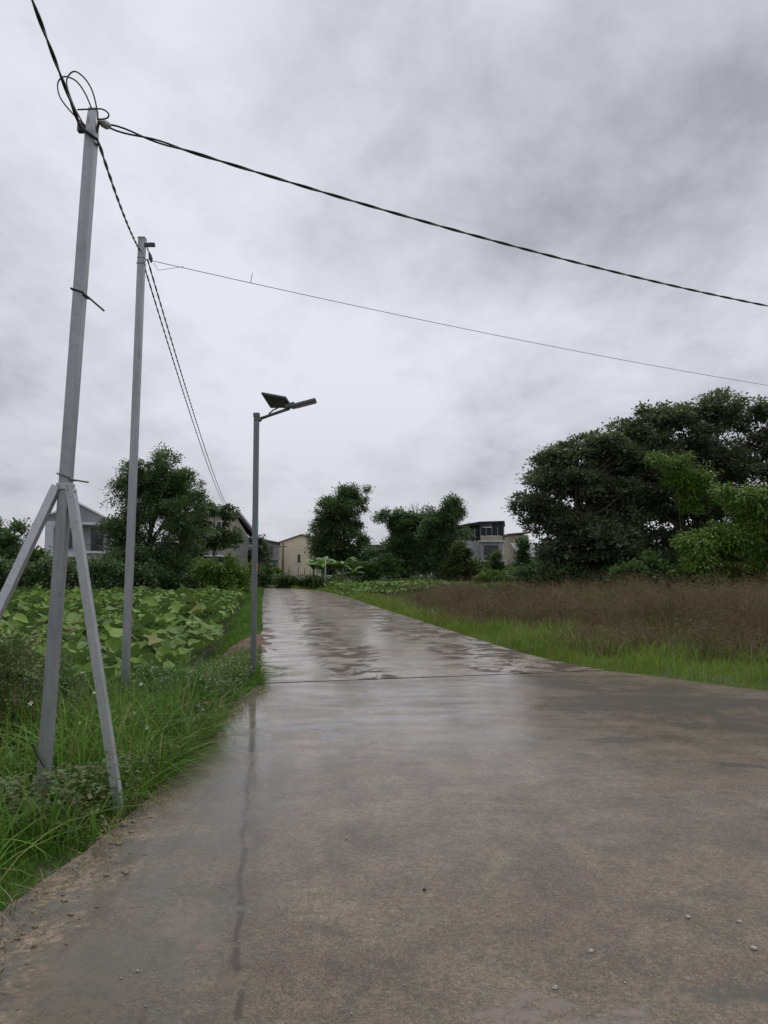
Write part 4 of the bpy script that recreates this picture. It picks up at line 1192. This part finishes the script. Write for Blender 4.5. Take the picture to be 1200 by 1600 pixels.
# grey-roofed house behind the garden tree
h2 = empty('grey_house', (-14.4, 62, -.1), R(13)); tag(h2, 'shadowy beige house with grey pitched roof half hidden by the garden trees', 'house')
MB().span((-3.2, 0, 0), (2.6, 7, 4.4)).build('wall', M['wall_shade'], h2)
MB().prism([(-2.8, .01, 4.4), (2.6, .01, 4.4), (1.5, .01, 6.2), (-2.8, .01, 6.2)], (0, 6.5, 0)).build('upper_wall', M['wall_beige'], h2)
rf = MB(); rf.prism([(-3.2, -.35, 6.22), (1.5, -.35, 6.22), (1.6, -.35, 6.42), (-3.2, -.35, 6.42)], (0, 7.2, 0)); rf.prism([(1.45, -.35, 6.42), (1.55, -.35, 6.75), (3.55, -.35, 4.35), (3.35, -.35, 4.2)], (0, 7.2, 0)); rf.build('roof', M['roof_dark'], h2)
MB().prism([(1.6, -.42, 6.64), (1.68, -.42, 6.76), (3.66, -.42, 4.3), (3.56, -.42, 4.2)], (0, .06, 0)).build('barge_board', M['trim_white'], h2)
MB().span((-2.9, -.9, 2.6), (1.6, -.005, 2.74)).build('canopy', M['trim_white'], h2); MB().span((-2.0, -.7, 3.55), (-.4, -.005, 3.75)).build('balcony_edge', M['trim_white'], h2)
window(h2, -.1, .7, 4.6, 5.7, -.06 + .06, 'trim_white', 1); window(h2, 1.1, 1.6, 3.6, 4.3, -.06 + .05, 'trim_white', 0); window(h2, -1.9, -.6, 3.8, 4.35, -.01, 'trim_white', 1)
window(h2, -2.6, -1.6, .8, 2.2, -.01, 'frame_dark', 1); window(h2, -.6, .6, .4, 2.3, -.01, 'frame_dark', 2); window(h2, -2.3, -1.2, 4.8, 5.8, -.0, 'frame_dark', 1)
MB().span((2.6, -.4, 4.25), (4.0, 3, 4.33)).build('awning', M['wall_white'], h2)

# grey terrace building
h3 = empty('grey_building', (-14.9, 86, -.1), R(9)); tag(h3, 'bluish grey flat-roofed building seen past the lamp post', 'building')
MB().span((-3.2, .6, 0), (.9, 8, 5.0)).build('wall', M['wall_grey'], h3); MB().span((.9, 0, 0), (2.25, 8, 4.7)).build('front_bay', M['wall_grey'], h3)
MB().prism([(.75, -.35, 4.72), (2.45, -.35, 4.5), (2.45, -.35, 4.68), (.75, -.35, 5.0)], (0, 8.6, 0)).build('roof', M['roof_dark'], h3)
MB().span((-3.3, .45, 5.0), (.74, 8.2, 5.14)).build('parapet', M['wall_white'], h3)
window(h3, 1.15, 1.55, 3.0, 4.2, -.01, 'frame_dark', 0); window(h3, -.9, -.2, 3.2, 4.1, .59, 'frame_dark', 0); window(h3, -2.4, -1.6, 3.2, 4.1, .59, 'frame_dark', 1); window(h3, 1.1, 1.9, .9, 2.1, -.01, 'frame_dark', 1)
MB().span((.95, -.7, 2.55), (2.2, -.005, 2.67)).build('balcony', M['wall_grey'], h3)

# tan gabled building
h4 = empty('tan_building', (-11.2, 95, -.1), R(7)); tag(h4, 'large windowless tan building with low gable at the end of the road', 'building')
MB().prism([(-3.2, 0, 0), (4.2, 0, 0), (4.2, 0, 4.75), (.25, 0, 5.95), (-3.2, 0, 4.75)], (0, 14, 0)).build('wall', M['wall_tan'], h4)
rf = MB(); rf.prism([(.25, -.3, 5.97), (4.5, -.3, 4.68), (4.5, -.3, 4.8), (.25, -.3, 6.1)], (0, 14.6, 0)); rf.prism([(.25, -.3, 6.1), (-3.5, -.3, 4.78), (-3.5, -.3, 4.66), (.25, -.3, 5.97)], (0, 14.6, 0)); rf.build('roof', M['roof_brown'], h4)
window(h4, -.2, .12, 2.5, 3.4, -.01, 'frame_dark', 0, fw=.04)
MB().tube([(2.6, -.12, 0), (2.6, -.12, 4.9)], .06, 6).build('drain_pipe', M['wall_white'], h4)

# small flat-roofed house
h5 = empty('distant_house', (-1.3, 90, -.1)); tag(h5, 'small distant house with dark flat roof between the two tree groups', 'house')
MB().span((-1.6, 0, 0), (1.0, 5, 4.3)).build('wall', M['wall_white'], h5); MB().span((-1.8, -.5, 4.3), (1.2, 5.2, 4.5)).build('roof', M['roof_dark'], h5)
MB().span((-1.7, -.5, 3.0), (1.1, -.005, 3.1)).build('balcony', M['wall_white'], h5); window(h5, -.6, .6, 3.25, 4.1, -.01, 'frame_dark', 1); window(h5, -.7, .5, 1.0, 2.2, -.01, 'frame_dark', 1)


# house with dark caged roof terrace, turned so that two sides show
def container_house():
    h = empty('container_house', (8.95, 66, -.1), R(-10)); tag(h, 'white two-storey house topped by a dark mesh-caged roof terrace', 'house')
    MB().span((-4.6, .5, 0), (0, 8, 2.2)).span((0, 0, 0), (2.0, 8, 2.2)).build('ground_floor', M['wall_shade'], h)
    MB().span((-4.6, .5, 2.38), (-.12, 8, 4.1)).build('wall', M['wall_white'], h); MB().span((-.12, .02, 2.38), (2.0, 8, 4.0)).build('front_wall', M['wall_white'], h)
    MB().span((-4.7, -.35, 2.2), (2.15, 8.1, 2.38)).build('floor_edge', M['trim_white'], h); MB().span((-.25, -.25, 4.0), (2.1, 8.05, 4.12)).build('parapet', M['trim_white'], h)
    MB().span((-.1, -.05, 4.12), (2.0, .05, 4.55)).build('terrace_wall', M['wall_beige'], h)
    for i in range(22): MB().span((-4.55 + i * .2, .47, 2.4), (-4.45 + i * .2, .499, 4.1)).build('wall_rib', M['wall_white'], h)
    for x in (-.18, 1.62): MB().span((x, -.2, 2.38), (x + .13, -.07, 4.0)).build('column', M['wall_beige'], h)
    for i in range(9):      # long side screen, panel by panel
        x = -4.6 + i * .5; MB().span((x + .004, .42, 4.12), (x + .496, .47, 5.15 + .08 * i)).build('screen_panel', M['mesh_dark'], h)
    for i in range(4):
        x = -.06 + i * .52; MB().span((x + .004, -.02, 4.57), (x + .516, .03, 5.35 if i < 2 else 5.8)).build('screen_panel', M['mesh_dark'], h)
    for x, y, z in ((-4.62, .44, 5.1), (-3.1, .44, 5.35), (-1.6, .44, 5.6), (-.09, -.06, 5.82), (2.02, -.06, 5.85), (2.02, 7.6, 5.85), (-4.62, 7.6, 5.1)):
        MB().span((x - .03, y - .03, 4.12), (x + .03, y + .03, z)).build('terrace_post', M['frame_dark'], h)
    MB().prism([(-4.75, .3, 5.08), (-.1, -.2, 5.8), (2.15, -.2, 5.84), (2.15, 7.8, 5.84), (-.1, 7.8, 5.8), (-4.75, 7.8, 5.08)], (0, 0, .09)).build('roof', M['roof_dark'], h)
    window(h, .25, 1.5, 2.5, 3.7, 0.0, 'frame_dark', 1); window(h, .3, 1.5, .4, 1.9, -.01, 'frame_dark', 1)


container_house()
h7 = empty('yellow_house', (14.6, 74, -.1)); tag(h7, 'dull yellow house corner peeping out beside the big dark tree', 'house')
MB().span((-1.6, 0, 0), (.3, 7, 5.0)).build('wall', M['wall_yellow'], h7); MB().prism([(-1.8, -.3, 5.0), (.5, -.3, 5.2), (.5, -.3, 5.35), (-1.8, -.3, 5.15)], (0, 7.6, 0)).build('roof', M['roof_brown'], h7)
window(h7, -1.0, -.2, 3.6, 4.6, -.01, 'frame_dark', 0)
h8 = empty('grey_shed', (13.2, 64, -.1)); tag(h8, 'low shed with grey sloping roof and white eave beside the creeper', 'shed')
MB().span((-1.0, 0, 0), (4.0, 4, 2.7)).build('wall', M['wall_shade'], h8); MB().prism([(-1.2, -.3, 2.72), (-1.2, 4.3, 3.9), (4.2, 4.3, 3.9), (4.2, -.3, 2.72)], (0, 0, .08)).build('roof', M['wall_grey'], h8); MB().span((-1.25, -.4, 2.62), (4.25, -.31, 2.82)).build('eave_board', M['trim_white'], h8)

# ------------------------------------------------------------------ poles
SQ = lambda w: [(-w, -w), (w, -w), (w, w), (-w, w)]


def rsq(w, r=.2):
    o = []
    for cx, cy, a0 in ((1, 1, 0), (-1, 1, 90), (-1, -1, 180), (1, -1, 270)):
        for q in range(3):
            a = R(a0 + q * 45); o.append((cx * w * (1 - r) + w * r * math.cos(a), cy * w * (1 - r) + w * r * math.sin(a)))
    return o


P1_BASE, P1_TOP = Vector((-2.305, 4.95, -.25)), Vector((-2.016, 4.745, 4.72))


def p1(z): return P1_BASE.lerp(P1_TOP, (z - P1_BASE.z) / (P1_TOP.z - P1_BASE.z))


def channel(a, b, w, d, th, up):
    """open C section from a to b"""
    pts = [(-w, -d), (w, -d), (w, d), (w - th, d), (w - th, -d + th), (-w + th, -d + th), (-w + th, d), (-w, d)]
    return MB().profile(a, b, pts, up=up)


def near_pole():
    t = empty('utility_pole', (P1_BASE.x, P1_BASE.y, 0)); tag(t, 'near leaning galvanised utility pole standing on two slanted braces', 'pole', 'galvanised utility poles'); o = Vector(t.location)
    L = lambda v: Vector(v) - o
    MB().profile(L(P1_BASE), L(p1(4.56)), rsq(.037), up=(0, 1, 0)).build('shaft', M['galvanised'], t)
    MB().profile(L(p1(4.56)), L(P1_TOP), rsq(.037), rsq(.028), up=(0, 1, 0)).build('tapered_top', M['galvanised_bright'], t)
    for foot, z in ((Vector((-1.74, 4.86, -.06)), 2.06), (Vector((-2.96, 4.42, -.1)), 2.08)):
        top = p1(z); d = (foot - top).normalized(); sgn = 1 if foot.x > top.x else -1
        channel(L(top + Vector((sgn * .048, -.022, .02))), L(foot), .027, .027, .009, (0, 1, 0)).build('brace', M['galvanised_bright'], t)
    # clamp at the head of the braces and steel tie with a loose end
    c = p1(2.10); MB().box(L(c), (.092, .094, .045)).build('brace_collar', M['galvanised_bright'], t, bevel=.004)
    c = p1(2.05); MB().box(L(c + Vector((.066, -.03, 0))), (.03, .04, .05)).build('collar_bolt', M['clamp_metal'], t, bevel=.004)
    for dz in (.012, -.014):
        for sx in (-.05, .05): MB().tube([L(p1(2.09 + dz) + Vector((sx * .6, -.046, 0))), L(p1(2.09 + dz) + Vector((sx * .6, -.060, 0)))], .007, 6).build('bolt', M['clamp_metal'], t)
    for z, r, e in ((2.155, .006, Vector((.17, -.04, -.03))), (3.42, .007, Vector((.19, -.05, -.13)))):
        c = p1(z); q = .043
        pts = [c + Vector(v) for v in ((q, -q, .0), (-q, -q, .03), (-q, q, .02), (q, q, -.01), (q, -q, -.01), (q + .01, -q - .01, -.012))] + [c + e]
        MB().tube([L(v) for v in pts], r, 6).build('wire_tie', M['cable_black'] if z > 3 else M['steel_wire'], t)
    # dead-end clamp that holds the crossing cable, with its hook
    a, b = at(155, 189, 4.72), at(172, 197, 4.78)
    m = MB(); m.tube([L(a), L(a.lerp(b, .3)), L(a.lerp(b, .75)), L(b)], [.010, .030, .034, .022], 8); m.build('cable_clamp', M['clamp_metal'], t, smooth=True)
    MB().tube([L(p1(4.55) + Vector((.03, 0, 0))), L(a)], .010, 6).build('hook', M['clamp_dark'], t)
    a = p1(4.57); MB().box(L(a + Vector((-.06, -.03, 0))), (.05, .04, .06)).build('suspension_bracket', M['clamp_dark'], t, bevel=.006)
    # black wire wound round the foot
    c = p1(.22); MB().tube([L(c + Vector(v)) for v in ((-.06, -.06, .16), (-.02, -.062, .08), (.05, -.064, -.02), (.066, -.02, -.04), (.10, -.10, -.12), (.28, -.16, -.20))], .006, 5).build('foot_wire', M['cable_black'], t)


near_pole()


def second_pole():
    t = empty('utility_pole', (-3.05, 8.55, 0)); tag(t, 'second straight galvanised utility pole standing among the grass', 'pole', 'galvanised utility poles')
    top = Vector((.07, 0, 5.58)); MB().profile((0, 0, -.55), tuple(top), rsq(.041), up=(0, 1, 0)).build('shaft', M['galvanised'], t)
    MB().box(top + Vector((0, 0, .012)), (.086, .086, .02)).build('end_cap', M['galvanised_dark'], t)
    MB().span((top.x + .036, -.035, 5.49), (top.x + .16, .01, 5.53)).build('bracket', M['clamp_dark'], t)
    MB().tube([(top.x + .06, -.03, 5.52), (top.x + .09, -.04, 5.42), (top.x + .13, -.03, 5.36)], .008, 5).build('hook', M['clamp_dark'], t)
    MB().tube([(top.x + .10, -.03, 5.40), (top.x + .12, -.03, 5.33), (top.x + .13, -.03, 5.28)], [.012, .026, .012], 7).build('cable_clamp', M['clamp_dark'], t)
    m = MB(); m.box((top.x - .004, 0, 5.27), (.089, .089, .018)); m.box((top.x - .001, 0, 5.34), (.088, .088, .010)); m.build('strap', M['galvanised_dark'], t)


second_pole()


def lamp_post():
    t = empty('street_lamp', (-1.785, 9.93, 0)); tag(t, 'slim grey street lamp with solar panel and flat head at the road edge', 'street lamp')
    MB().profile((0, 0, -.2), (.0, -.02, 3.66), rsq(.036), up=(0, 1, 0)).build('shaft', M['galvanised_dark'], t)
    MB().box((0, -.02, 3.68), (.085, .085, .06)).build('top_cap', M['lamp_grey'], t, bevel=.006)
    MB().box((.02, -.02, 3.62), (.095, .082, .05)).build('arm_socket', M['lamp_grey'], t, bevel=.005)
    MB().tube([(.05, -.02, 3.63), (.20, -.02, 3.685), (.46, -.02, 3.775)], .022, 8).build('arm', M['lamp_grey'], t, smooth=True)
    MB().tube([(.17, -.02, 3.70), (.23, -.03, 3.75), (.30, -.03, 3.78)], .010, 6).build('panel_strut', M['lamp_grey'], t)
    rot = Vector((.9, 0, .29)).to_track_quat('X', 'Z')
    h = MB(); h.box((0, 0, 0), (.36, .17, .045)); ho = h.build('lamp_head', M['lamp_grey'], t, bevel=.012); ho.location = (.66, -.02, 3.845); ho.rotation_euler = (0, -R(15), 0)
    g = MB().box((.02, 0, -.0255), (.28, .13, .006)).build('diffuser', M['lamp_diffuser'], ho)
    c = MB().box((0, 0, 0), (.14, .13, .06)).build('driver_box', M['lamp_grey'], t, bevel=.008); c.location = (.47, -.02, 3.815); c.rotation_euler = (0, -R(15), 0)
    A, B, C, D = Vector((.09, -.20, 3.945)), Vector((.43, -.23, 3.875)), Vector((.48, .10, 3.81)), Vector((.17, .13, 3.815))
    nrm = (B - A).cross(D - A).normalized(); nrm = nrm if nrm.z > 0 else -nrm
    fr = MB().prism([A, B, C, D], nrm * .025).build('solar_panel', M['panel_back'], t)
    ce = (A + B + C + D) / 4
    MB().prism([ce + (q - ce) * .94 + nrm * .0262 for q in (A, B, C, D)], nrm * .003).build('cell_sheet', M['panel_cell'], fr)
    for f in (.33, .66):
        a, b = A.lerp(B, f), D.lerp(C, f); MB().tube([a - nrm * .005, b - nrm * .005], .008, 4).build('back_rail', M['lamp_grey'], fr)
    MB().profile((0, -.0085, 2.04), (0, -.0092, 2.22), rsq(.0385), up=(0, 1, 0)).build('sticker', M['sticker_teal'], t)
    MB().profile((0, -.0064, 1.50), (0, -.007, 1.62), rsq(.0375), up=(0, 1, 0)).build('sticker', M['sticker_orange'], t)


lamp_post()


# ------------------------------------------------------------------ cables
def catmull(pts, n):
    pts = [Vector(p) for p in pts]; pts = [pts[0] * 2 - pts[1]] + pts + [pts[-1] * 2 - pts[-2]]; out = []
    for i in range(1, len(pts) - 2):
        a, b, c, d = pts[i - 1:i + 3]
        for k in range(n):
            t = k / n; out.append(.5 * ((2 * b) + (c - a) * t + (2 * a - 5 * b + 4 * c - d) * t * t + (3 * b - a - 3 * c + d) * t ** 3))
    return out + [pts[-2]]


def parabola(a, b, sag, n, f=None):
    a, b = Vector(a), Vector(b)
    return [a.lerp(b, i / n) - Vector((0, 0, 4 * sag * (i / n) * (1 - i / n))) for i in range(n + 1)]


def resample(pts, step):
    out = [pts[0]]; acc = 0.
    for p, q in zip(pts, pts[1:]):
        L = (q - p).length; s = step - acc
        while s <= L: out.append(p.lerp(q, s / L)); s += step
        acc = L - (s - step)
    return out + [pts[-1]]


def twisted(name, label, pts, r, R0, pitch, strands=2, step=.05, mat='cable_black', sides=5, grow=0.):
    t = empty(name, tuple(pts[0])); tag(t, label, 'cable', 'overhead cables'); o = Vector(pts[0])
    P = resample(pts, step)
    for s in range(strands):
        m = MB(); q = []; d = 0.
        for i, p in enumerate(P):
            tg = (P[min(i + 1, len(P) - 1)] - P[max(i - 1, 0)]).normalized(); u = tg.cross(Vector((0, 0, 1))).normalized(); v = u.cross(tg)
            if i: d += (p - P[i - 1]).length
            a = 2 * math.pi * (d / pitch + s / strands); rr = R0 + grow * math.exp(-d / .22)
            q.append(p - o + (u * math.cos(a) + v * math.sin(a)) * rr)
        m.tube(q, r, sides); m.build('strand', M[mat], t, smooth=True)
    return t


A1 = p1(4.56) + Vector((-.055, -.062, 0))
A1B = p1(4.47) + Vector((.072, -.058, 0))                       # cable run past the left side of the near pole
A2 = Vector((-2.995 - .0, 8.48, 5.44))
back = parabola((2.4, -16, 5.0), A1, .48, 60)
twisted('service_cable', 'thick twisted black cable dropping in from the top left corner to the near pole', back, .0066, .0058, .6)
twisted('service_cable', 'twisted black cable running from the near pole to the second pole', [A1, A1.lerp(A1B, .5) + Vector((0, -.012, -.01))] + parabola(A1B, A2, .06, 30), .0066, .0058, .6)
far_end = Vector((-12.55, 61.5, 6.1))


def run_far(a, off):
    return [a + (far_end + off - a) * t + Vector((0, 0, -5.04 * t * (1 - t))) for t in [i / 120 for i in range(121)]]


twisted('service_cable', 'left strand of the cable pair sloping from the second pole to the houses', run_far(A2, Vector((0, 0, 0))), .0066, .006, .5, step=.12)
twisted('service_cable', 'right strand of the cable pair sloping from the second pole to the houses', run_far(Vector((-2.90, 8.52, 5.32)), Vector((.16, .2, -.05))), .0066, .006, .5, step=.12)
c0 = at(171, 197, 4.78)
dirx = Vector((6.35, 3.27, 0)).normalized()
cross = [c0 + dirx * s + Vector((0, 0, .00727 * s * s - .0615 * s)) for s in [i * .25 for i in range(110)]]
twisted('service_cable', 'long twisted black cable crossing above the road to the right', cross, .0068, .0056, .55, grow=.014)
d0 = Vector((-2.84, 8.52, 5.30)); d1 = Vector((7.63, 14, 5.16))
thin = [d0 + (d1 - d0) * (i / 60) * 2.1 + Vector((0, 0, -.9 * (i / 60 * 2.1) * (1 - i / 60 * 2.1) * .35)) for i in range(61)]
t = empty('thin_wire', tuple(d0)); tag(t, 'thin grey wire crossing above the road from the second pole', 'wire', 'overhead cables')
MB().tube([p - d0 for p in thin], .0042, 5).build('strand', M['wire_grey'], t, smooth=True)
q = thin[3] - d0; MB().tube([q, q + Vector((.02, 0, .13))], .004, 4).build('tag_stub', M['cable_black'], t)
MB().tube([Vector((.02, 0, -.03)), Vector((.08, -.02, -.13)), Vector((.20, 0, -.10)), Vector((.36, .1, -.03))], .003, 4).build('loose_end', M['wire_grey'], t)


def loops():
    o = p1(4.56); t = empty('cable_coil', tuple(o)); tag(t, 'loose black loops of spare cable coiled over the near pole top', 'cable')
    def z(pts, Y0, Y1): return [at(60 + a / 6, 90 + b / 6, Y0 + (Y1 - Y0) * i / (len(pts) - 1)) - o for i, (a, b) in enumerate(pts)]
    a = [(505, 490), (440, 340), (360, 225), (260, 178), (200, 205), (180, 270), (205, 375), (290, 490), (415, 620)]
    b = [(558, 585), (542, 450), (500, 300), (430, 190), (345, 130), (285, 165), (265, 240), (300, 370), (350, 490), (425, 630)]
    c = [(365, 488), (470, 484), (590, 482), (650, 515), (658, 550), (630, 572), (560, 578)]
    for pts, y0, y1 in ((a, 4.72, 4.58), (b, 4.70, 4.56), (c, 4.62, 4.70)):
        MB().tube(catmull(z(pts, y0, y1), 8), .0052, 6).build('loop', M['cable_black'], t, smooth=True)


loops()


# ------------------------------------------------------------------ things lying about
def red_soil():
    rg = np.random.default_rng(3); gx = np.linspace(-.85, .5, 16); gy = np.linspace(-2.9, 2.6, 44); X, Y = np.meshgrid(gx, gy, indexing='ij')
    e = 1 - np.clip((np.abs(X + .2 + .18 * np.sin(Y * 3.1) + .10 * np.sin(Y * 7.7 + 1)) / .55) ** 2 + (np.abs(Y) / 2.75) ** 4, 0, 1)
    Z = e ** .6 * (.10 + .05 * np.sin(X * 9 + Y * 2) * np.cos(Y * 5) + rg.normal(0, .012, X.shape)) - .04
    cx = -2.86 - .17 * Y; wx, wy = X + cx, Y + 15.2
    Z = Z + np.where(on_road(wx, wy), .0, gz(wx, wy) + .03)
    V = np.stack([wx, wy, Z], -1).reshape(-1, 3); a, b = X.shape; i, j = np.meshgrid(np.arange(a - 1), np.arange(b - 1), indexing='ij'); q = (i * b + j).ravel()
    tag(link('red_earth', mesh_np('red_earth', V, np.stack([q, q + b, q + b + 1, q + 1], -1), M['red_soil'], True)), 'low heap of wet red earth spilling onto the road edge', 'earth', kind='stuff')


red_soil()


def litter():
    rg = np.random.default_rng(6); n = 2800
    x = rg.uniform(-1.6, 5.5, n * 3); y = 1.6 + 8.5 * rg.random(n * 3) ** 1.6
    m = inside(NEAR_SLAB, x, y) & (clumpy(x, y, 1.4, 71) + .5 * rg.random(n * 3) > .55); x, y = x[m][:n], y[m][:n]; n = len(x)
    s = .0016 + .0055 * rg.random(n) ** 4
    base = np.array([(1, 0, 0), (0, 1, 0), (-1, 0, 0), (0, -1, 0), (0, 0, .8), (0, 0, -.4)], float)
    V = base[None] * s[:, None, None] * rg.uniform(.6, 1.3, (n, 6, 3)); V = V + np.stack([x, y, s * .3], -1)[:, None]
    T = np.array([(0, 1, 4), (1, 2, 4), (2, 3, 4), (3, 0, 4), (1, 0, 5), (2, 1, 5), (3, 2, 5), (0, 3, 5)])
    F = (np.arange(n)[:, None, None] * 6 + T[None]).reshape(-1, 3)
    tag(link('loose_gravel', mesh_np('loose_gravel', V.reshape(-1, 3), F, M['stone'])), 'fine loose gravel strewn over the near concrete', 'gravel', kind='stuff')
    # straw and dead blades along the left edge of the slab
    n = 1300; y = rg.uniform(2.6, 9.6, n); x = -1.66 + np.abs(rg.normal(0, .10, n)) + .06 * np.sin(y * 5); m = clumpy(x * 0 + 1, y, 2.6, 5) + .3 * rg.random(n) > .42; x, y = x[m], y[m]
    V, F = blades(np.stack([x, y, np.full(len(x), .002)], -1), rg.uniform(.02, .09, len(x)), rg.uniform(.002, .005, len(x)), 8, 2.6, 3)
    tag(link('dead_straw', mesh_np('dead_straw', V, F, M['grass_straw'])), 'dead straw and washed-up grass along the slab edge', 'straw', kind='stuff')
    # living blades hanging over the slab edge
    n = 900; y = np.concatenate([rg.normal(5.7, .5, 350), rg.normal(6.6, .35, 250), rg.normal(10.1, .22, 200), rg.uniform(4.4, 9.6, 100)]); x = np.where(y > 9.7, -1.72 - .17 * (y - 9.7), -1.66) + rg.normal(0, .05, n)
    V, F = blades(np.stack([x, y, np.full(n, -.05)], -1), rg.uniform(.18, .48, n), rg.uniform(.005, .010, n), 18, 1.2, 5, dirbias=(1.3, -.2))
    tag(link('overhanging_grass', mesh_np('overhanging_grass', V, F, M['grass_long'])), 'long grass blades hanging over the slab edge', 'grass', kind='stuff')


litter()


def edge_rubble():
    rg = np.random.default_rng(16); n = 900
    y = rg.uniform(1.9, 9.4, n); x = -1.70 + np.abs(rg.normal(0, .11, n)) * np.where(y < 5.2, 1.6, .6); s = .004 + .018 * rg.random(n) ** 3
    base = np.array([(1, 0, 0), (0, 1, 0), (-1, 0, 0), (0, -1, 0), (.2, .1, .6), (0, 0, -.4)], float)
    V = base[None] * s[:, None, None] * rg.uniform(.5, 1.4, (n, 6, 3)) + np.stack([x, y, s * .15], -1)[:, None]
    T = np.array([(0, 1, 4), (1, 2, 4), (2, 3, 4), (3, 0, 4), (1, 0, 5), (2, 1, 5), (3, 2, 5), (0, 3, 5)])
    tag(link('edge_rubble', mesh_np('edge_rubble', V.reshape(-1, 3), (np.arange(n)[:, None, None] * 6 + T[None]).reshape(-1, 3), M['rubble'])), 'crumbled concrete bits along the left slab edge', 'rubble', kind='stuff')


edge_rubble()


def road_bits():
    rg = random.Random(2)
    bits = [(at(663, 1391, 3.64), .008, 'small dark clod of mud in the middle of the near road', 'clod', 'twig'), (at(1178, 1483, 2.98), .011, 'white pebble nearest the lower right picture edge', 'pebble', 'stone'),
            (at(1075, 1434, 3.3), .010, 'pale pebble left of the two others on the near road', 'pebble', 'stone'), (at(1155, 1441, 3.25), .009, 'pale pebble on the near road close to the right picture edge', 'pebble', 'stone'),
            (at(923, 1487, 2.95), .010, 'rounded pale pebble lower right of the road middle', 'pebble', 'stone'), (at(868, 1544, 2.62), .009, 'pale pebble nearest the camera on the road', 'pebble', 'stone')]
    for p, s, lab, cat, mt in bits:
        v, f = [], []
        for i in range(4):
            for j in range(7):
                th = math.pi * (i + .5) / 4; a = 2 * math.pi * j / 7; r = s * rg.uniform(.8, 1.2)
                v.append((r * math.sin(th) * math.cos(a) * 1.25, r * math.sin(th) * math.sin(a), r * math.cos(th) * .7))
        for i in range(3):
            for j in range(7): f.append((i * 7 + j, i * 7 + (j + 1) % 7, i * 7 + 7 + (j + 1) % 7, i * 7 + 7 + j))
        f += [tuple(range(7)), tuple(range(27, 20, -1))]
        me = bpy.data.meshes.new(cat); me.from_pydata(v, [], f); me.update(); me.materials.append(M[mt])
        d = Vector((p.x, p.y, 0)); k = CAM_H / (CAM_H - p.z); d = Vector((p.x * k, p.y * k, s * .5)) if p.z < CAM_H else d
        o = link(cat, me); o.location = d; tag(o, lab, cat)


road_bits()
